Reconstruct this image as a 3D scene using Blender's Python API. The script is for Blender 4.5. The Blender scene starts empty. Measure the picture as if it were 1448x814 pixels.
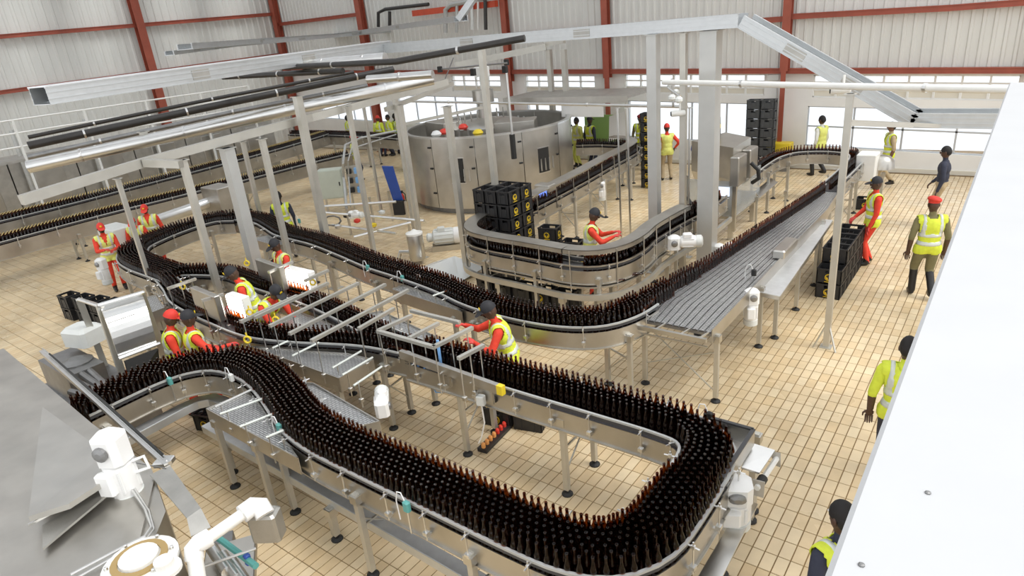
import bpy, bmesh, math, random
import numpy as np
from mathutils import Vector, Matrix
random.seed(7); rng = np.random.default_rng(7)
S = bpy.context.scene; COL = S.collection
PI = math.pi

# ------------------------------------------------------------------ camera
IMG_W, IMG_H = 1448, 814
F_PX, PPX, PPY = 926.5, 713.0, 407.0
CAM_H = 5.0
YAW, PITCH, ROLL = 0.686044, 0.378977, -0.102516
fwd = Vector((-math.sin(YAW)*math.cos(PITCH), math.cos(YAW)*math.cos(PITCH), -math.sin(PITCH)))
rt0 = Vector((math.cos(YAW), math.sin(YAW), 0)); up0 = rt0.cross(fwd)
RT = math.cos(ROLL)*rt0 + math.sin(ROLL)*up0
UP = -math.sin(ROLL)*rt0 + math.cos(ROLL)*up0
EYE = Vector((0, 0, CAM_H))
cd = bpy.data.cameras.new('camera'); cam = bpy.data.objects.new('camera', cd); COL.objects.link(cam)
cd.sensor_fit = 'HORIZONTAL'; cd.sensor_width = 36.0; cd.lens = F_PX/IMG_W*36.0
cd.shift_x = (IMG_W/2-PPX)/IMG_W; cd.clip_start = 0.05; cd.clip_end = 300
m = Matrix((( RT.x, UP.x, -fwd.x, EYE.x), (RT.y, UP.y, -fwd.y, EYE.y), (RT.z, UP.z, -fwd.z, EYE.z), (0, 0, 0, 1)))
cam.matrix_world = m
S.camera = cam
def P(px, py, z=0.0):
    """survey helper: the world point at height z seen at a photo pixel"""
    d = RT*((px-PPX)/F_PX) - UP*((py-PPY)/F_PX) + fwd
    t = (z-CAM_H)/d.z
    return EYE + d*t
def PY(px, py, Y):
    d = RT*((px-PPX)/F_PX) - UP*((py-PPY)/F_PX) + fwd
    return EYE + d*(Y/d.y)
def proj(p):
    v = Vector(p)-EYE; c = v.dot(fwd)
    return (PPX+F_PX*v.dot(RT)/c, PPY-F_PX*v.dot(UP)/c, c)

# ------------------------------------------------------------------ world, sun, exposure
W = bpy.data.worlds.new('world'); S.world = W; W.use_nodes = True
bg = W.node_tree.nodes['Background']; bg.inputs[0].default_value = (0.97, 0.985, 1.0, 1); bg.inputs[1].default_value = 0.86
sd = bpy.data.lights.new('sun', 'SUN'); sd.energy = 1.1; sd.angle = math.radians(25); sd.color = (1.0, 0.97, 0.92)
sun = bpy.data.objects.new('sun', sd); COL.objects.link(sun); sun.location = (8, 10, 20)
sun.rotation_euler = Vector((-0.55, -0.12, -0.8)).to_track_quat('-Z', 'Y').to_euler()
S.view_settings.view_transform = 'Standard'; S.view_settings.look = 'None'
S.view_settings.exposure = 0.75; S.view_settings.gamma = 1.0; S.view_settings.use_curve_mapping = False

# ------------------------------------------------------------------ materials
M = {}
def mat(key, col, rough=0.5, metal=0.0, vary=0.0, scale=6.0, bump=0.0, bscale=40.0, emit=None, rvary=0.0, stretch=None, spec=0.5):
    mt = bpy.data.materials.new(key); mt.use_nodes = True; nt = mt.node_tree; b = nt.nodes['Principled BSDF']
    b.inputs['Roughness'].default_value = rough; b.inputs['Metallic'].default_value = metal
    b.inputs['Specular IOR Level'].default_value = spec
    b.inputs['Base Color'].default_value = (*col, 1)
    tc = nt.nodes.new('ShaderNodeTexCoord')
    src = tc.outputs['Object']
    if stretch:
        mp = nt.nodes.new('ShaderNodeMapping'); mp.inputs['Scale'].default_value = stretch
        nt.links.new(src, mp.inputs[0]); src = mp.outputs[0]
    if vary or rvary:
        n = nt.nodes.new('ShaderNodeTexNoise'); n.inputs['Scale'].default_value = scale; n.inputs['Detail'].default_value = 5
        nt.links.new(src, n.inputs['Vector'])
        if vary:
            r = nt.nodes.new('ShaderNodeMapRange'); r.inputs['From Min'].default_value = .25; r.inputs['From Max'].default_value = .75
            r.inputs['To Min'].default_value = 1-vary; r.inputs['To Max'].default_value = 1+vary*0.6
            nt.links.new(n.outputs['Fac'], r.inputs['Value'])
            mx = nt.nodes.new('ShaderNodeVectorMath'); mx.operation = 'SCALE'; mx.inputs[0].default_value = col
            nt.links.new(r.outputs[0], mx.inputs['Scale']); nt.links.new(mx.outputs[0], b.inputs['Base Color'])
        if rvary:
            r2 = nt.nodes.new('ShaderNodeMapRange'); r2.inputs['To Min'].default_value = max(.03, rough-rvary); r2.inputs['To Max'].default_value = rough+rvary
            nt.links.new(n.outputs['Fac'], r2.inputs['Value']); nt.links.new(r2.outputs[0], b.inputs['Roughness'])
    if bump:
        n2 = nt.nodes.new('ShaderNodeTexNoise'); n2.inputs['Scale'].default_value = bscale; nt.links.new(src, n2.inputs['Vector'])
        bp = nt.nodes.new('ShaderNodeBump'); bp.inputs['Strength'].default_value = bump; bp.inputs['Distance'].default_value = .01
        nt.links.new(n2.outputs['Fac'], bp.inputs['Height']); nt.links.new(bp.outputs[0], b.inputs['Normal'])
    if emit:
        b.inputs['Emission Color'].default_value = (*emit[0], 1); b.inputs['Emission Strength'].default_value = emit[1]
    M[key] = mt; return mt
mat('steel', (.60, .585, .55), .34, 1.0, .12, 3, 0, rvary=.08)
mat('steel_plate', (.56, .54, .50), .38, 1.0, .18, 2.5, 0, rvary=.10)
mat('steel_bright', (.74, .74, .73), .30, 1.0, .08, 4, 0, rvary=.06)
mat('steel_rough', (.52, .51, .48), .5, 1.0, .15, 5, .1, 60)
mat('steel_dark', (.30, .30, .30), .45, .9, .2, 5)
mat('galvanized', (.64, .66, .67), .42, .85, .07, 9, rvary=.05)
mat('column_grey', (.58, .585, .57), .45, .55, .06, 4)
mat('galvanized_white', (.82, .84, .86), .35, .7, .08, 10)
mat('post_steel', (.60, .585, .535), .42, .75, .12, 3, rvary=.06)
mat('chain_dark', (.10, .10, .105), .42, .5, .3, 40, .5, 120)
mat('rail_dark', (.06, .06, .065), .5, .1)
mat('rail_plastic', (.50, .51, .50), .45, .3, .1, 8)
mat('white_paint', (.82, .82, .79), .35, 0, .05, 6)
mat('white_cover', (.86, .86, .85), .45, 0, .04, 6)
mat('plaster', (.84, .835, .81), .8, 0, .05, 1.5, .05, 30)
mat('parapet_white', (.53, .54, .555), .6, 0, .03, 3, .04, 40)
mat('cladding', (.70, .70, .665), .5, .1, .09, 1.2, 0, stretch=(1, 1, .25))
mat('red_oxide', (.36, .085, .05), .5, 0, .2, 3)
mat('red_bright', (.62, .09, .04), .45, 0, .15, 4)
mat('rubber', (.018, .018, .018), .6)
mat('black_pipe', (.035, .032, .03), .38, .1, .25, 6)
mat('crate_black', (.022, .022, .024), .42, 0, .25, 12)
mat('crate_grey', (.055, .06, .065), .45, 0, .2, 12)
mat('yellow_print', (.90, .62, .02), .5)
mat('yellow', (.80, .60, .03), .45)
mat('dark_print', (.03, .025, .02), .6)
mat('vest_yellow', (.72, .82, .06), .7, 0, .14, 14, .3, 30)
mat('vest_pale', (.80, .84, .22), .7, 0, .12, 14, .3, 30)
mat('band_silver', (.66, .70, .66), .4, .2)
mat('band_orange', (.90, .40, .12), .6)
mat('overall_red', (.78, .055, .025), .75, 0, .22, 9, .5, 22)
mat('glove_red', (.70, .07, .06), .6, 0, .15, 20)
mat('khaki', (.46, .36, .22), .8, 0, .18, 9, .4, 22)
mat('olive', (.20, .18, .085), .8, 0, .2, 9, .4, 22)
mat('navy', (.03, .035, .06), .8, 0, .2, 9)
mat('pale_shirt', (.75, .76, .70), .8, 0, .12, 9, .4, 22)
mat('skin', (.085, .042, .026), .5, 0, .15, 9)
mat('skin_mid', (.16, .075, .045), .5, 0, .15, 9)
mat('hair', (.012, .010, .010), .7)
mat('cap_black', (.02, .02, .024), .7)
mat('cap_red', (.72, .045, .03), .65)
mat('beret_maroon', (.25, .03, .035), .8)
mat('shoe', (.015, .014, .014), .4)
mat('eye_white', (.75, .72, .68), .3)
mat('teal', (.10, .34, .32), .4)
mat('blue', (.03, .09, .42), .4, 0, .12, 4)
mat('hose_blue', (.22, .45, .80), .35)
mat('green_board', (.30, .48, .16), .6)
mat('cabinet_paint', (.50, .54, .47), .45, 0, .06, 4)
mat('motor_grey', (.70, .72, .70), .4, 0, .06, 8)
mat('gasket', (.36, .25, .10), .5)
mat('screen', (.10, .15, .5), .2, emit=((.18, .30, .9), .7))
mat('screen_light', (.8, .85, .95), .2, emit=((.7, .8, 1), .6))
mat('light_panel', (.95, .95, .92), .5, emit=((1, .97, .9), 5.0))
mat('red_valve', (.72, .05, .03), .4)
mat('clear_film', (.75, .76, .74), .15, .2)
mat('grout', (.27, .18, .085), .9, 0, .4, 1.8)
mat('plinth', (.74, .70, .60), .8, 0, .06, 2)
mat('frame_alu', (.55, .58, .62), .4, .5)
mat('sealed_white', (.90, .90, .88), .5)

def slat_mat(key, col, dark, w, h):
    mt = mat(key, col, .36, .8); nt = mt.node_tree; b = nt.nodes['Principled BSDF']
    br = nt.nodes.new('ShaderNodeTexBrick'); br.inputs['Scale'].default_value = 1; br.inputs['Brick Width'].default_value = w; br.inputs['Row Height'].default_value = h; br.inputs['Mortar Size'].default_value = h*.16
    br.inputs['Color1'].default_value = (*col, 1); br.inputs['Color2'].default_value = (col[0]*.82, col[1]*.82, col[2]*.82, 1); br.inputs['Mortar'].default_value = (*dark, 1)
    tc = nt.nodes.new('ShaderNodeTexCoord'); nt.links.new(tc.outputs['Object'], br.inputs['Vector']); nt.links.new(br.outputs['Color'], b.inputs['Base Color'])
    bp = nt.nodes.new('ShaderNodeBump'); bp.inputs['Strength'].default_value = .6; bp.inputs['Distance'].default_value = .006; bp.invert = True; nt.links.new(br.outputs['Fac'], bp.inputs['Height']); nt.links.new(bp.outputs[0], b.inputs['Normal'])
slat_mat('chain', (.64, .65, .65), (.16, .16, .17), .075, .026)
def tile_mat():
    mt = bpy.data.materials.new('floor_tile'); mt.use_nodes = True; nt = mt.node_tree; b = nt.nodes['Principled BSDF']; L = nt.links
    g = nt.nodes.new('ShaderNodeNewGeometry')
    mp = nt.nodes.new('ShaderNodeVectorMath'); mp.operation = 'DIVIDE'; mp.inputs[1].default_value = (TX, TY, 1)
    sub = nt.nodes.new('ShaderNodeVectorMath'); sub.operation = 'SUBTRACT'; sub.inputs[1].default_value = (TOX, TOY, 0)
    L.new(g.outputs['Position'], sub.inputs[0]); L.new(sub.outputs[0], mp.inputs[0])
    fl = nt.nodes.new('ShaderNodeVectorMath'); fl.operation = 'FLOOR'; L.new(mp.outputs[0], fl.inputs[0])
    wn = nt.nodes.new('ShaderNodeTexWhiteNoise'); wn.noise_dimensions = '2D'; L.new(fl.outputs[0], wn.inputs['Vector'])
    cr = nt.nodes.new('ShaderNodeValToRGB'); e = cr.color_ramp.elements
    e[0].position = 0; e[0].color = (.70, .53, .31, 1); e[1].position = 1; e[1].color = (.79, .645, .425, 1)
    e2 = cr.color_ramp.elements.new(.5); e2.color = (.74, .585, .37, 1)
    L.new(wn.outputs['Value'], cr.inputs[0])
    n = nt.nodes.new('ShaderNodeTexNoise'); n.inputs['Scale'].default_value = .55; n.inputs['Detail'].default_value = 4; L.new(g.outputs['Position'], n.inputs['Vector'])
    n2 = nt.nodes.new('ShaderNodeTexNoise'); n2.inputs['Scale'].default_value = 3.5; n2.inputs['Detail'].default_value = 6; L.new(g.outputs['Position'], n2.inputs['Vector'])
    r = nt.nodes.new('ShaderNodeMapRange'); r.inputs['From Min'].default_value = .35; r.inputs['From Max'].default_value = .68; r.inputs['To Min'].default_value = .82; r.inputs['To Max'].default_value = 1.08
    L.new(n.outputs['Fac'], r.inputs['Value'])
    r3 = nt.nodes.new('ShaderNodeMapRange'); r3.inputs['From Min'].default_value = .3; r3.inputs['From Max'].default_value = .7; r3.inputs['To Min'].default_value = .9; r3.inputs['To Max'].default_value = 1.06
    L.new(n2.outputs['Fac'], r3.inputs['Value'])
    mu = nt.nodes.new('ShaderNodeMath'); mu.operation = 'MULTIPLY'; L.new(r.outputs[0], mu.inputs[0]); L.new(r3.outputs[0], mu.inputs[1])
    sc = nt.nodes.new('ShaderNodeVectorMath'); sc.operation = 'SCALE'; L.new(cr.outputs[0], sc.inputs[0]); L.new(mu.outputs[0], sc.inputs['Scale'])
    L.new(sc.outputs[0], b.inputs['Base Color'])
    r2 = nt.nodes.new('ShaderNodeMapRange'); r2.inputs['From Min'].default_value = .3; r2.inputs['From Max'].default_value = .7; r2.inputs['To Min'].default_value = .20; r2.inputs['To Max'].default_value = .5
    L.new(n.outputs['Fac'], r2.inputs['Value']); L.new(r2.outputs[0], b.inputs['Roughness'])
    M['tile'] = mt
TX, TY = 0.1195, 0.2345
_t = P(756.04, 655.4, 0); TOX, TOY = _t.x % TX, _t.y % TY
tile_mat()

def glass_mat(key, tint, fac, rough, base):
    mt = bpy.data.materials.new(key); mt.use_nodes = True; nt = mt.node_tree; b = nt.nodes['Principled BSDF']; L = nt.links
    b.inputs['Base Color'].default_value = (*base, 1); b.inputs['Roughness'].default_value = rough
    n = nt.nodes.new('ShaderNodeTexNoise'); n.inputs['Scale'].default_value = 3
    tr = nt.nodes.new('ShaderNodeBsdfTransparent'); tr.inputs[0].default_value = (*tint, 1)
    mx = nt.nodes.new('ShaderNodeMixShader'); mx.inputs[0].default_value = fac
    L.new(b.outputs[0], mx.inputs[1]); L.new(tr.outputs[0], mx.inputs[2]); L.new(mx.outputs[0], nt.nodes['Material Output'].inputs[0])
    M[key] = mt
glass_mat('amber', (.74, .30, .035), .46, .09, (.006, .0025, .0012)); M['amber'].node_tree.nodes['Principled BSDF'].inputs['Specular IOR Level'].default_value = .9
glass_mat('pane', (.96, .98, 1), .90, .05, (.6, .65, .7))
glass_mat('guard_clear', (.90, .92, .92), .62, .1, (.55, .58, .6))

# ------------------------------------------------------------------ mesh helpers
class MB:
    def __init__(s): s.v = []; s.f = []; s.mi = []; s.cur = 0
    def add(s, vs, fs):
        o = len(s.v); s.v += [tuple(v) for v in vs]
        for f in fs: s.f.append(tuple(i+o for i in f)); s.mi.append(s.cur)
        return s
    def box(s, c, d, rz=0.0, mtx=None):
        x, y, z = d[0]/2, d[1]/2, d[2]/2
        vs = [Vector((sx*x, sy*y, sz*z)) for sz in (-1, 1) for sx, sy in ((-1, -1), (1, -1), (1, 1), (-1, 1))]
        R = mtx if mtx is not None else Matrix.Rotation(rz, 3, 'Z')
        vs = [R@v+Vector(c) for v in vs]
        return s.add(vs, [(3, 2, 1, 0), (4, 5, 6, 7), (0, 1, 5, 4), (1, 2, 6, 5), (2, 3, 7, 6), (3, 0, 4, 7)])
    def cbox(s, c, d, b=.01, rz=0.0):
        """box with chamfered vertical and top edges"""
        x, y = d[0]/2, d[1]/2; z0, z1 = -d[2]/2, d[2]/2
        def ring(xx, yy, bb, z): return [Vector(q) for q in ((-xx+bb, -yy, z), (xx-bb, -yy, z), (xx, -yy+bb, z), (xx, yy-bb, z), (xx-bb, yy, z), (-xx+bb, yy, z), (-xx, yy-bb, z), (-xx, -yy+bb, z))]
        vs = ring(x, y, b, z0)+ring(x, y, b, z1-b)+ring(x-b, y-b, b, z1)
        R = Matrix.Rotation(rz, 3, 'Z'); vs = [R@v+Vector(c) for v in vs]
        fs = [tuple(reversed(range(8))), tuple(range(16, 24))]
        for k in range(2):
            for i in range(8): j = (i+1) % 8; fs.append((k*8+i, k*8+j, k*8+8+j, k*8+8+i))
        return s.add(vs, fs)
    def beam(s, p, q, w, h=None):
        p, q = Vector(p), Vector(q); h = h or w; d = (q-p)
        L = d.length
        if L < 1e-6: return s
        d.normalize(); ref = Vector((0, 0, 1)) if abs(d.z) < .95 else Vector((1, 0, 0))
        a = d.cross(ref).normalized(); b = a.cross(d)
        vs = []
        for e in (p, q):
            for sx, sy in ((-1, -1), (1, -1), (1, 1), (-1, 1)): vs.append(e+a*(sx*w/2)+b*(sy*h/2))
        return s.add(vs, [(0, 1, 2, 3), (7, 6, 5, 4), (0, 4, 5, 1), (1, 5, 6, 2), (2, 6, 7, 3), (3, 7, 4, 0)])
    def tube(s, pts, r, n=8, cap=True):
        pts = [Vector(p) for p in pts]; rs = r if isinstance(r, (list, tuple)) else [r]*len(pts)
        vs = []; prev = None
        for i, p in enumerate(pts):
            d = (pts[min(i+1, len(pts)-1)]-pts[max(i-1, 0)]).normalized()
            if prev is None:
                ref = Vector((0, 0, 1)) if abs(d.z) < .9 else Vector((1, 0, 0)); a = d.cross(ref).normalized()
            else: a = (prev-d*prev.dot(d)).normalized()
            prev = a; b = d.cross(a)
            vs += [p+(a*math.cos(2*PI*k/n)+b*math.sin(2*PI*k/n))*rs[i] for k in range(n)]
        fs = []
        for i in range(len(pts)-1):
            for k in range(n): j = (k+1) % n; fs.append((i*n+k, i*n+j, i*n+n+j, i*n+n+k))
        if cap: fs += [tuple(reversed(range(n))), tuple(range((len(pts)-1)*n, len(pts)*n))]
        return s.add(vs, fs)
    def lathe(s, prof, c=(0, 0, 0), n=12, cap0=True, cap1=True, mtx=None):
        vs = []
        for r, z in prof: vs += [Vector((r*math.cos(2*PI*k/n), r*math.sin(2*PI*k/n), z)) for k in range(n)]
        if mtx is not None: vs = [mtx@v for v in vs]
        vs = [v+Vector(c) for v in vs]; fs = []
        for i in range(len(prof)-1):
            for k in range(n): j = (k+1) % n; fs.append((i*n+k, i*n+j, i*n+n+j, i*n+n+k))
        if cap0: fs.append(tuple(reversed(range(n))))
        if cap1: fs.append(tuple(range((len(prof)-1)*n, len(prof)*n)))
        return s.add(vs, fs)
    def prism(s, poly, z0, z1):
        n = len(poly)
        a = sum(poly[i][0]*poly[(i+1) % n][1]-poly[(i+1) % n][0]*poly[i][1] for i in range(n))
        if a < 0: poly = list(reversed(poly))
        vs = [(p[0], p[1], z0) for p in poly]+[(p[0], p[1], z1) for p in poly]
        fs = [tuple(reversed(range(n))), tuple(range(n, 2*n))]+[(i, (i+1) % n, n+(i+1) % n, n+i) for i in range(n)]
        return s.add(vs, fs)
    def slab(s, poly, th):
        """thick plate from a planar 3D polygon"""
        ps = [Vector(p) for p in poly]; n = len(ps)
        nn = Vector((0, 0, 0))
        for i in range(n): nn += (ps[i]-ps[0]).cross(ps[(i+1) % n]-ps[0])
        nn.normalize(); vs = ps+[p-nn*th for p in ps]
        fs = [tuple(range(n)), tuple(reversed(range(n, 2*n)))]+[(i, n+i, n+(i+1) % n, (i+1) % n) for i in range(n)]
        return s.add(vs, fs)
    def ell(s, c, r, n=12, m=8, mtx=None):
        prof = [(math.sin(PI*(i+.0)/m), -math.cos(PI*i/m)) for i in range(m+1)]
        prof[0] = (.02, -1); prof[-1] = (.02, 1)
        D = Matrix.Diagonal(Vector(r)); T = (mtx@D) if mtx is not None else D
        return s.lathe(prof, c, n, mtx=T)
    def mesh(s, name, mats, smooth=False):
        me = bpy.data.meshes.new(name); me.from_pydata(s.v, [], s.f)
        if not isinstance(mats, (list, tuple)): mats = [mats]
        for k in mats: me.materials.append(M[k])
        if len(mats) > 1: me.polygons.foreach_set('material_index', s.mi)
        if smooth:
            me.polygons.foreach_set('use_smooth', [True]*len(s.f))
            me.set_sharp_from_angle(angle=math.radians(38))
        me.update(); return me
    def build(s, name, mats, parent=None, smooth=False):
        return link(name, s.mesh(name, mats, smooth), parent)
def link(name, me, parent=None, loc=None, rz=0.0):
    o = bpy.data.objects.new(name, me); COL.objects.link(o)
    if parent is not None: o.parent = parent
    if loc is not None: o.location = loc
    if rz: o.rotation_euler = (0, 0, rz)
    return o
def tag(o, label=None, cat=None, group=None, kind=None):
    if label: o['label'] = label
    if cat: o['category'] = cat
    if group: o['group'] = group
    if kind: o['kind'] = kind
    return o
def thing(name, label, cat, loc=(0, 0, 0), rz=0.0, group=None):
    o = bpy.data.objects.new(name, None); COL.objects.link(o); o.location = loc; o.rotation_euler = (0, 0, rz)
    o.empty_display_size = .2
    return tag(o, label, cat, group)
def part(name, mats, parent, fn, smooth=False):
    b = MB(); fn(b); return b.build(name, mats, parent, smooth)
def struct(o): o['kind'] = 'structure'; return o
def copy_tree(o, parent=None):
    c = o.copy(); COL.objects.link(c); c.parent = parent
    for ch in list(o.children): copy_tree(ch, c)
    return c
def crom(pts, step=.1):
    """smooth a 2D/3D polyline and resample it evenly"""
    ps = [Vector(p) if len(p) == 3 else Vector((p[0], p[1], 0)) for p in pts]
    out = []
    for i in range(len(ps)-1):
        p0 = ps[max(i-1, 0)]; p1 = ps[i]; p2 = ps[i+1]; p3 = ps[min(i+2, len(ps)-1)]
        n = max(4, int((p2-p1).length/step*2))
        for k in range(n):
            t = k/n
            out.append(.5*((2*p1)+(p2-p0)*t+(2*p0-5*p1+4*p2-p3)*t*t+(3*p1-p0-3*p2+p3)*t**3))
    out.append(ps[-1])
    acc = [0]
    for a, b in zip(out, out[1:]): acc.append(acc[-1]+(b-a).length)
    L = acc[-1]; n = max(2, int(round(L/step))); res = []; j = 0
    for k in range(n+1):
        s_ = L*k/n
        while j < len(acc)-2 and acc[j+1] < s_: j += 1
        t = (s_-acc[j])/max(1e-9, acc[j+1]-acc[j]); res.append(out[j].lerp(out[j+1], min(1, t)))
    return res
def normals2(pts):
    ns = []
    for i in range(len(pts)):
        d = pts[min(i+1, len(pts)-1)]-pts[max(i-1, 0)]; d.z = 0; d.normalize(); ns.append(Vector((-d.y, d.x, 0)))
    return ns
def ribbon(b, pts, o0, o1, z0, z1):
    """rectangular section swept along a plan polyline between offsets o0..o1 and heights z0..z1"""
    ns = normals2(pts); n = len(pts); vs = []
    for p, q in zip(pts, ns):
        a, c = p+q*o0, p+q*o1
        vs += [(a.x, a.y, p.z+z0), (c.x, c.y, p.z+z0), (c.x, c.y, p.z+z1), (a.x, a.y, p.z+z1)]
    fs = [(0, 1, 2, 3), tuple(reversed(range(4*(n-1), 4*n)))]
    for i in range(n-1):
        for k in range(4): j = (k+1) % 4; fs.append((4*i+j, 4*i+k, 4*i+4+k, 4*i+4+j))
    return b.add(vs, fs)
# ================================================================== the setting
def PX(px, py, X):
    d = RT*((px-PPX)/F_PX) - UP*((py-PPY)/F_PX) + fwd
    return EYE + d*(X/d.x)
WY = 21.6; WX = -30.6
def V3(*a): return Vector(a)
def wz(x, z): return z + .036*(-8-x) if z > .2 else z
floor = struct(part('floor', 'grout', None, lambda b: b.box((-11.0, 9.0, -.056), (44, 32, .1))))

HOLES = []   # x0,x1,z0,z1
LOW = [(-28.5, -23.6, .75, 2.0), (-22.9, -17.0, .75, 2.0), (-15.6, -12.3, .75, 2.0), (-11.2, -6.5, .75, 2.02), (-5.2, -.1, .8, 1.99), (.6, 4.6, .8, 1.99)]
VENT = [(-19.4, -16.8, 2.22, 2.86), (-15.6, -12.5, 2.22, 2.86), (-11.3, -6.5, 2.28, 2.9), (-5.1, -.2, 2.25, 2.88), (.5, 4.5, 2.25, 2.88)]
HOLES = LOW+VENT
def wall_back():
    b = MB(); X0, X1 = WX-.2, 9.0; ZT = 3.02
    xs = sorted(set([X0, X1]+[h[0] for h in HOLES]+[h[1] for h in HOLES])); zs = sorted(set([0, ZT]+[h[2] for h in HOLES]+[h[3] for h in HOLES]))
    for i in range(len(xs)-1):
        for k in range(len(zs)-1):
            xm, zm = (xs[i]+xs[i+1])/2, (zs[k]+zs[k+1])/2
            if any(h[0] < xm < h[1] and h[2] < zm < h[3] for h in HOLES): continue
            vs = [(x, y, wz(x, z)) for y in (WY, WY+.25) for x, z in ((xs[i], zs[k]), (xs[i+1], zs[k]), (xs[i+1], zs[k+1]), (xs[i], zs[k+1]))]
            b.add(vs, [(0, 1, 2, 3), (7, 6, 5, 4), (0, 4, 5, 1), (1, 5, 6, 2), (2, 6, 7, 3), (3, 7, 4, 0)])
    return struct(b.build('wall_back', 'plaster'))
wb = wall_back()
struct(part('baseboard_back', 'plinth', None, lambda b: b.box((-11, WY-.015, .06), (38.4, .03, .12))))
def sheet_mesh(w, z0, z1, n):
    b = MB(); p = w/n; prof = []
    for k in range(n):
        x = k*p; prof += [(x, 0), (x+p*.55, 0), (x+p*.65, -.035), (x+p*.9, -.035)]
    prof.append((w, 0)); vs = []
    for x, y in prof: vs += [(x, y, z0), (x, y, z1)]
    fs = [(2*i, 2*i+2, 2*i+3, 2*i+1) for i in range(len(prof)-1)]
    vs += [(x, .02, z) for x in (0, w) for z in (z0, z1)]
    k = len(prof)*2; fs += [(k, k+1, k+3, k+2)]
    return b.add(vs, fs).mesh('cladding_sheet', 'cladding')
sh = sheet_mesh(1.0, 0, 6.5, 4)
for i in range(39):
    x = WX+i*1.0; o = link('cladding_sheet', sh, wb, (x, WY-.01, wz(x+.5, 2.98)))
wl = MB().box((WX-.12, 9.2, 4.6), (.1, 25.2, 9.4)).build('wall_left', 'cladding'); struct(wl)
sh2 = sheet_mesh(1.0, 0, 9.2, 3)
for i in range(25): link('cladding_sheet', sh2, wl, (WX-.05, -3.4+i, 0), PI/2)
def girt(parent, p, q, h=.13):
    b = MB(); p, q = Vector(p), Vector(q)
    b.beam(p, q, .10, h)
    b.beam(p+Vector((0, 0, h/2)), q+Vector((0, 0, h/2)), .17, .02); b.beam(p-Vector((0, 0, h/2)), q-Vector((0, 0, h/2)), .17, .02)
    return b.build('girt', 'red_oxide', parent)
COLX = [WX+.25, -24.1, -16.15, -11.85, -5.88, .1, 6.0]
for a, c in zip(COLX, COLX[1:]):
    girt(wb, (a, WY-.14, wz(a, 3.02)), (c, WY-.14, wz(c, 3.02)))
for a, c, z in ((COLX[0], COLX[1], 6.08), (COLX[2], COLX[3], 4.60), (COLX[3], COLX[4], 4.40)):
    girt(wb, (a, WY-.14, z+.05), (c, WY-.14, z))
girt(wb, (-5.88, WY-.14, 4.45), (-1.9, WY-.14, 4.33)); girt(wb, (-1.9, WY-.14, 4.33), (6, WY-.14, 4.28))
girt(wb, (-16.1, WY-.14, 6.6), (6, WY-.14, 6.2)); girt(wb, (-30, WY-.14, 4.0), (-24.1, WY-.14, 3.95))
pa, pc = PX(97, 55, WX+.14), PX(385, 20, WX+.14)
for dz in (0, -1.9, 1.8): girt(wl, (WX+.14, -3, pa.z+dz), (WX+.14, 21.3, pc.z+dz))
def column(x, y, label, rz=0.0, w=.24, zt=9.0, zs=2.95, low=.6):
    t = thing('steel_column', label, 'column', (x, y, 0), rz)
    dp = .16 if low == 1 else .08
    part('flange', 'red_oxide', t, lambda b: (b.box((0, -dp, (zs+zt)/2), (w, .025, zt-zs)), b.box((0, -dp, zs/2), (w*low, .025, zs))))
    part('flange', 'red_oxide', t, lambda b: b.box((0, .13, (zs+zt)/2 if low < 1 else zt/2), (w, .025, zt-zs if low < 1 else zt)))
    part('web', 'red_oxide', t, lambda b: b.box((0, (.13-dp)/2, zt/2), (.02, dp+.12, zt)))
    part('base_plate', 'red_oxide', t, lambda b: b.box((0, -.01, .012), (w+.12, .42, .024)))
    return t
labs = ['red steel column in the far left corner of the hall', 'thin red steel column beside the corner bay with dark pipes', 'red steel wall column above the curved filler housing', 'red steel wall column between the two vent window bays', 'red steel wall column next to the tall dark crate stack', 'red steel wall column at the far right end', 'red steel wall column beyond the right edge of the hall']
for x, l in zip(COLX, labs): column(x, WY-.22, l, w=.23 if x > -20 else .3, low=.6 if x > -20 else 1)
pk = PX(200, 45, WX+.3)
column(WX+.25, pk.y, 'deep red steel column on the left cladding wall', PI/2, w=.34, low=1)
column(WX+.25, pk.y-7.5, 'deep red steel column at the near end of the left wall', PI/2, w=.34, low=1)
mat('roof_sheet', (.62, .62, .60), .6, 0, .05, 2)
def roof_strip(b, y0, y1, th=-.08): b.slab([V3(WX-.3, y0, 9.2), V3(-5.0, y0, 10.0), V3(-5.0, y1, 10.0), V3(WX-.3, y1, 9.2)], th)
ceil = struct(part('shading_ceiling', 'roof_sheet', None, lambda b: roof_strip(b, -4, -2.4)))  # unseen partial roof, added to darken the left side of the hall
for k in range(8):
    y0 = -2.4+k*3.0
    part('added_roof_light', 'pane', ceil, lambda b: roof_strip(b, y0, y0+1.9, -.01))  # clear strips added to let part of the sky light back in
    part('shading_roof_panel', 'roof_sheet', ceil, lambda b: roof_strip(b, y0+1.9, y0+3.0))
for yy in (2.5, 8.5, 14.5): part('rafter', 'red_oxide', ceil, lambda b: b.beam((WX, yy, 9.0), (-5.0, yy, 9.8), .2, .35))
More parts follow.
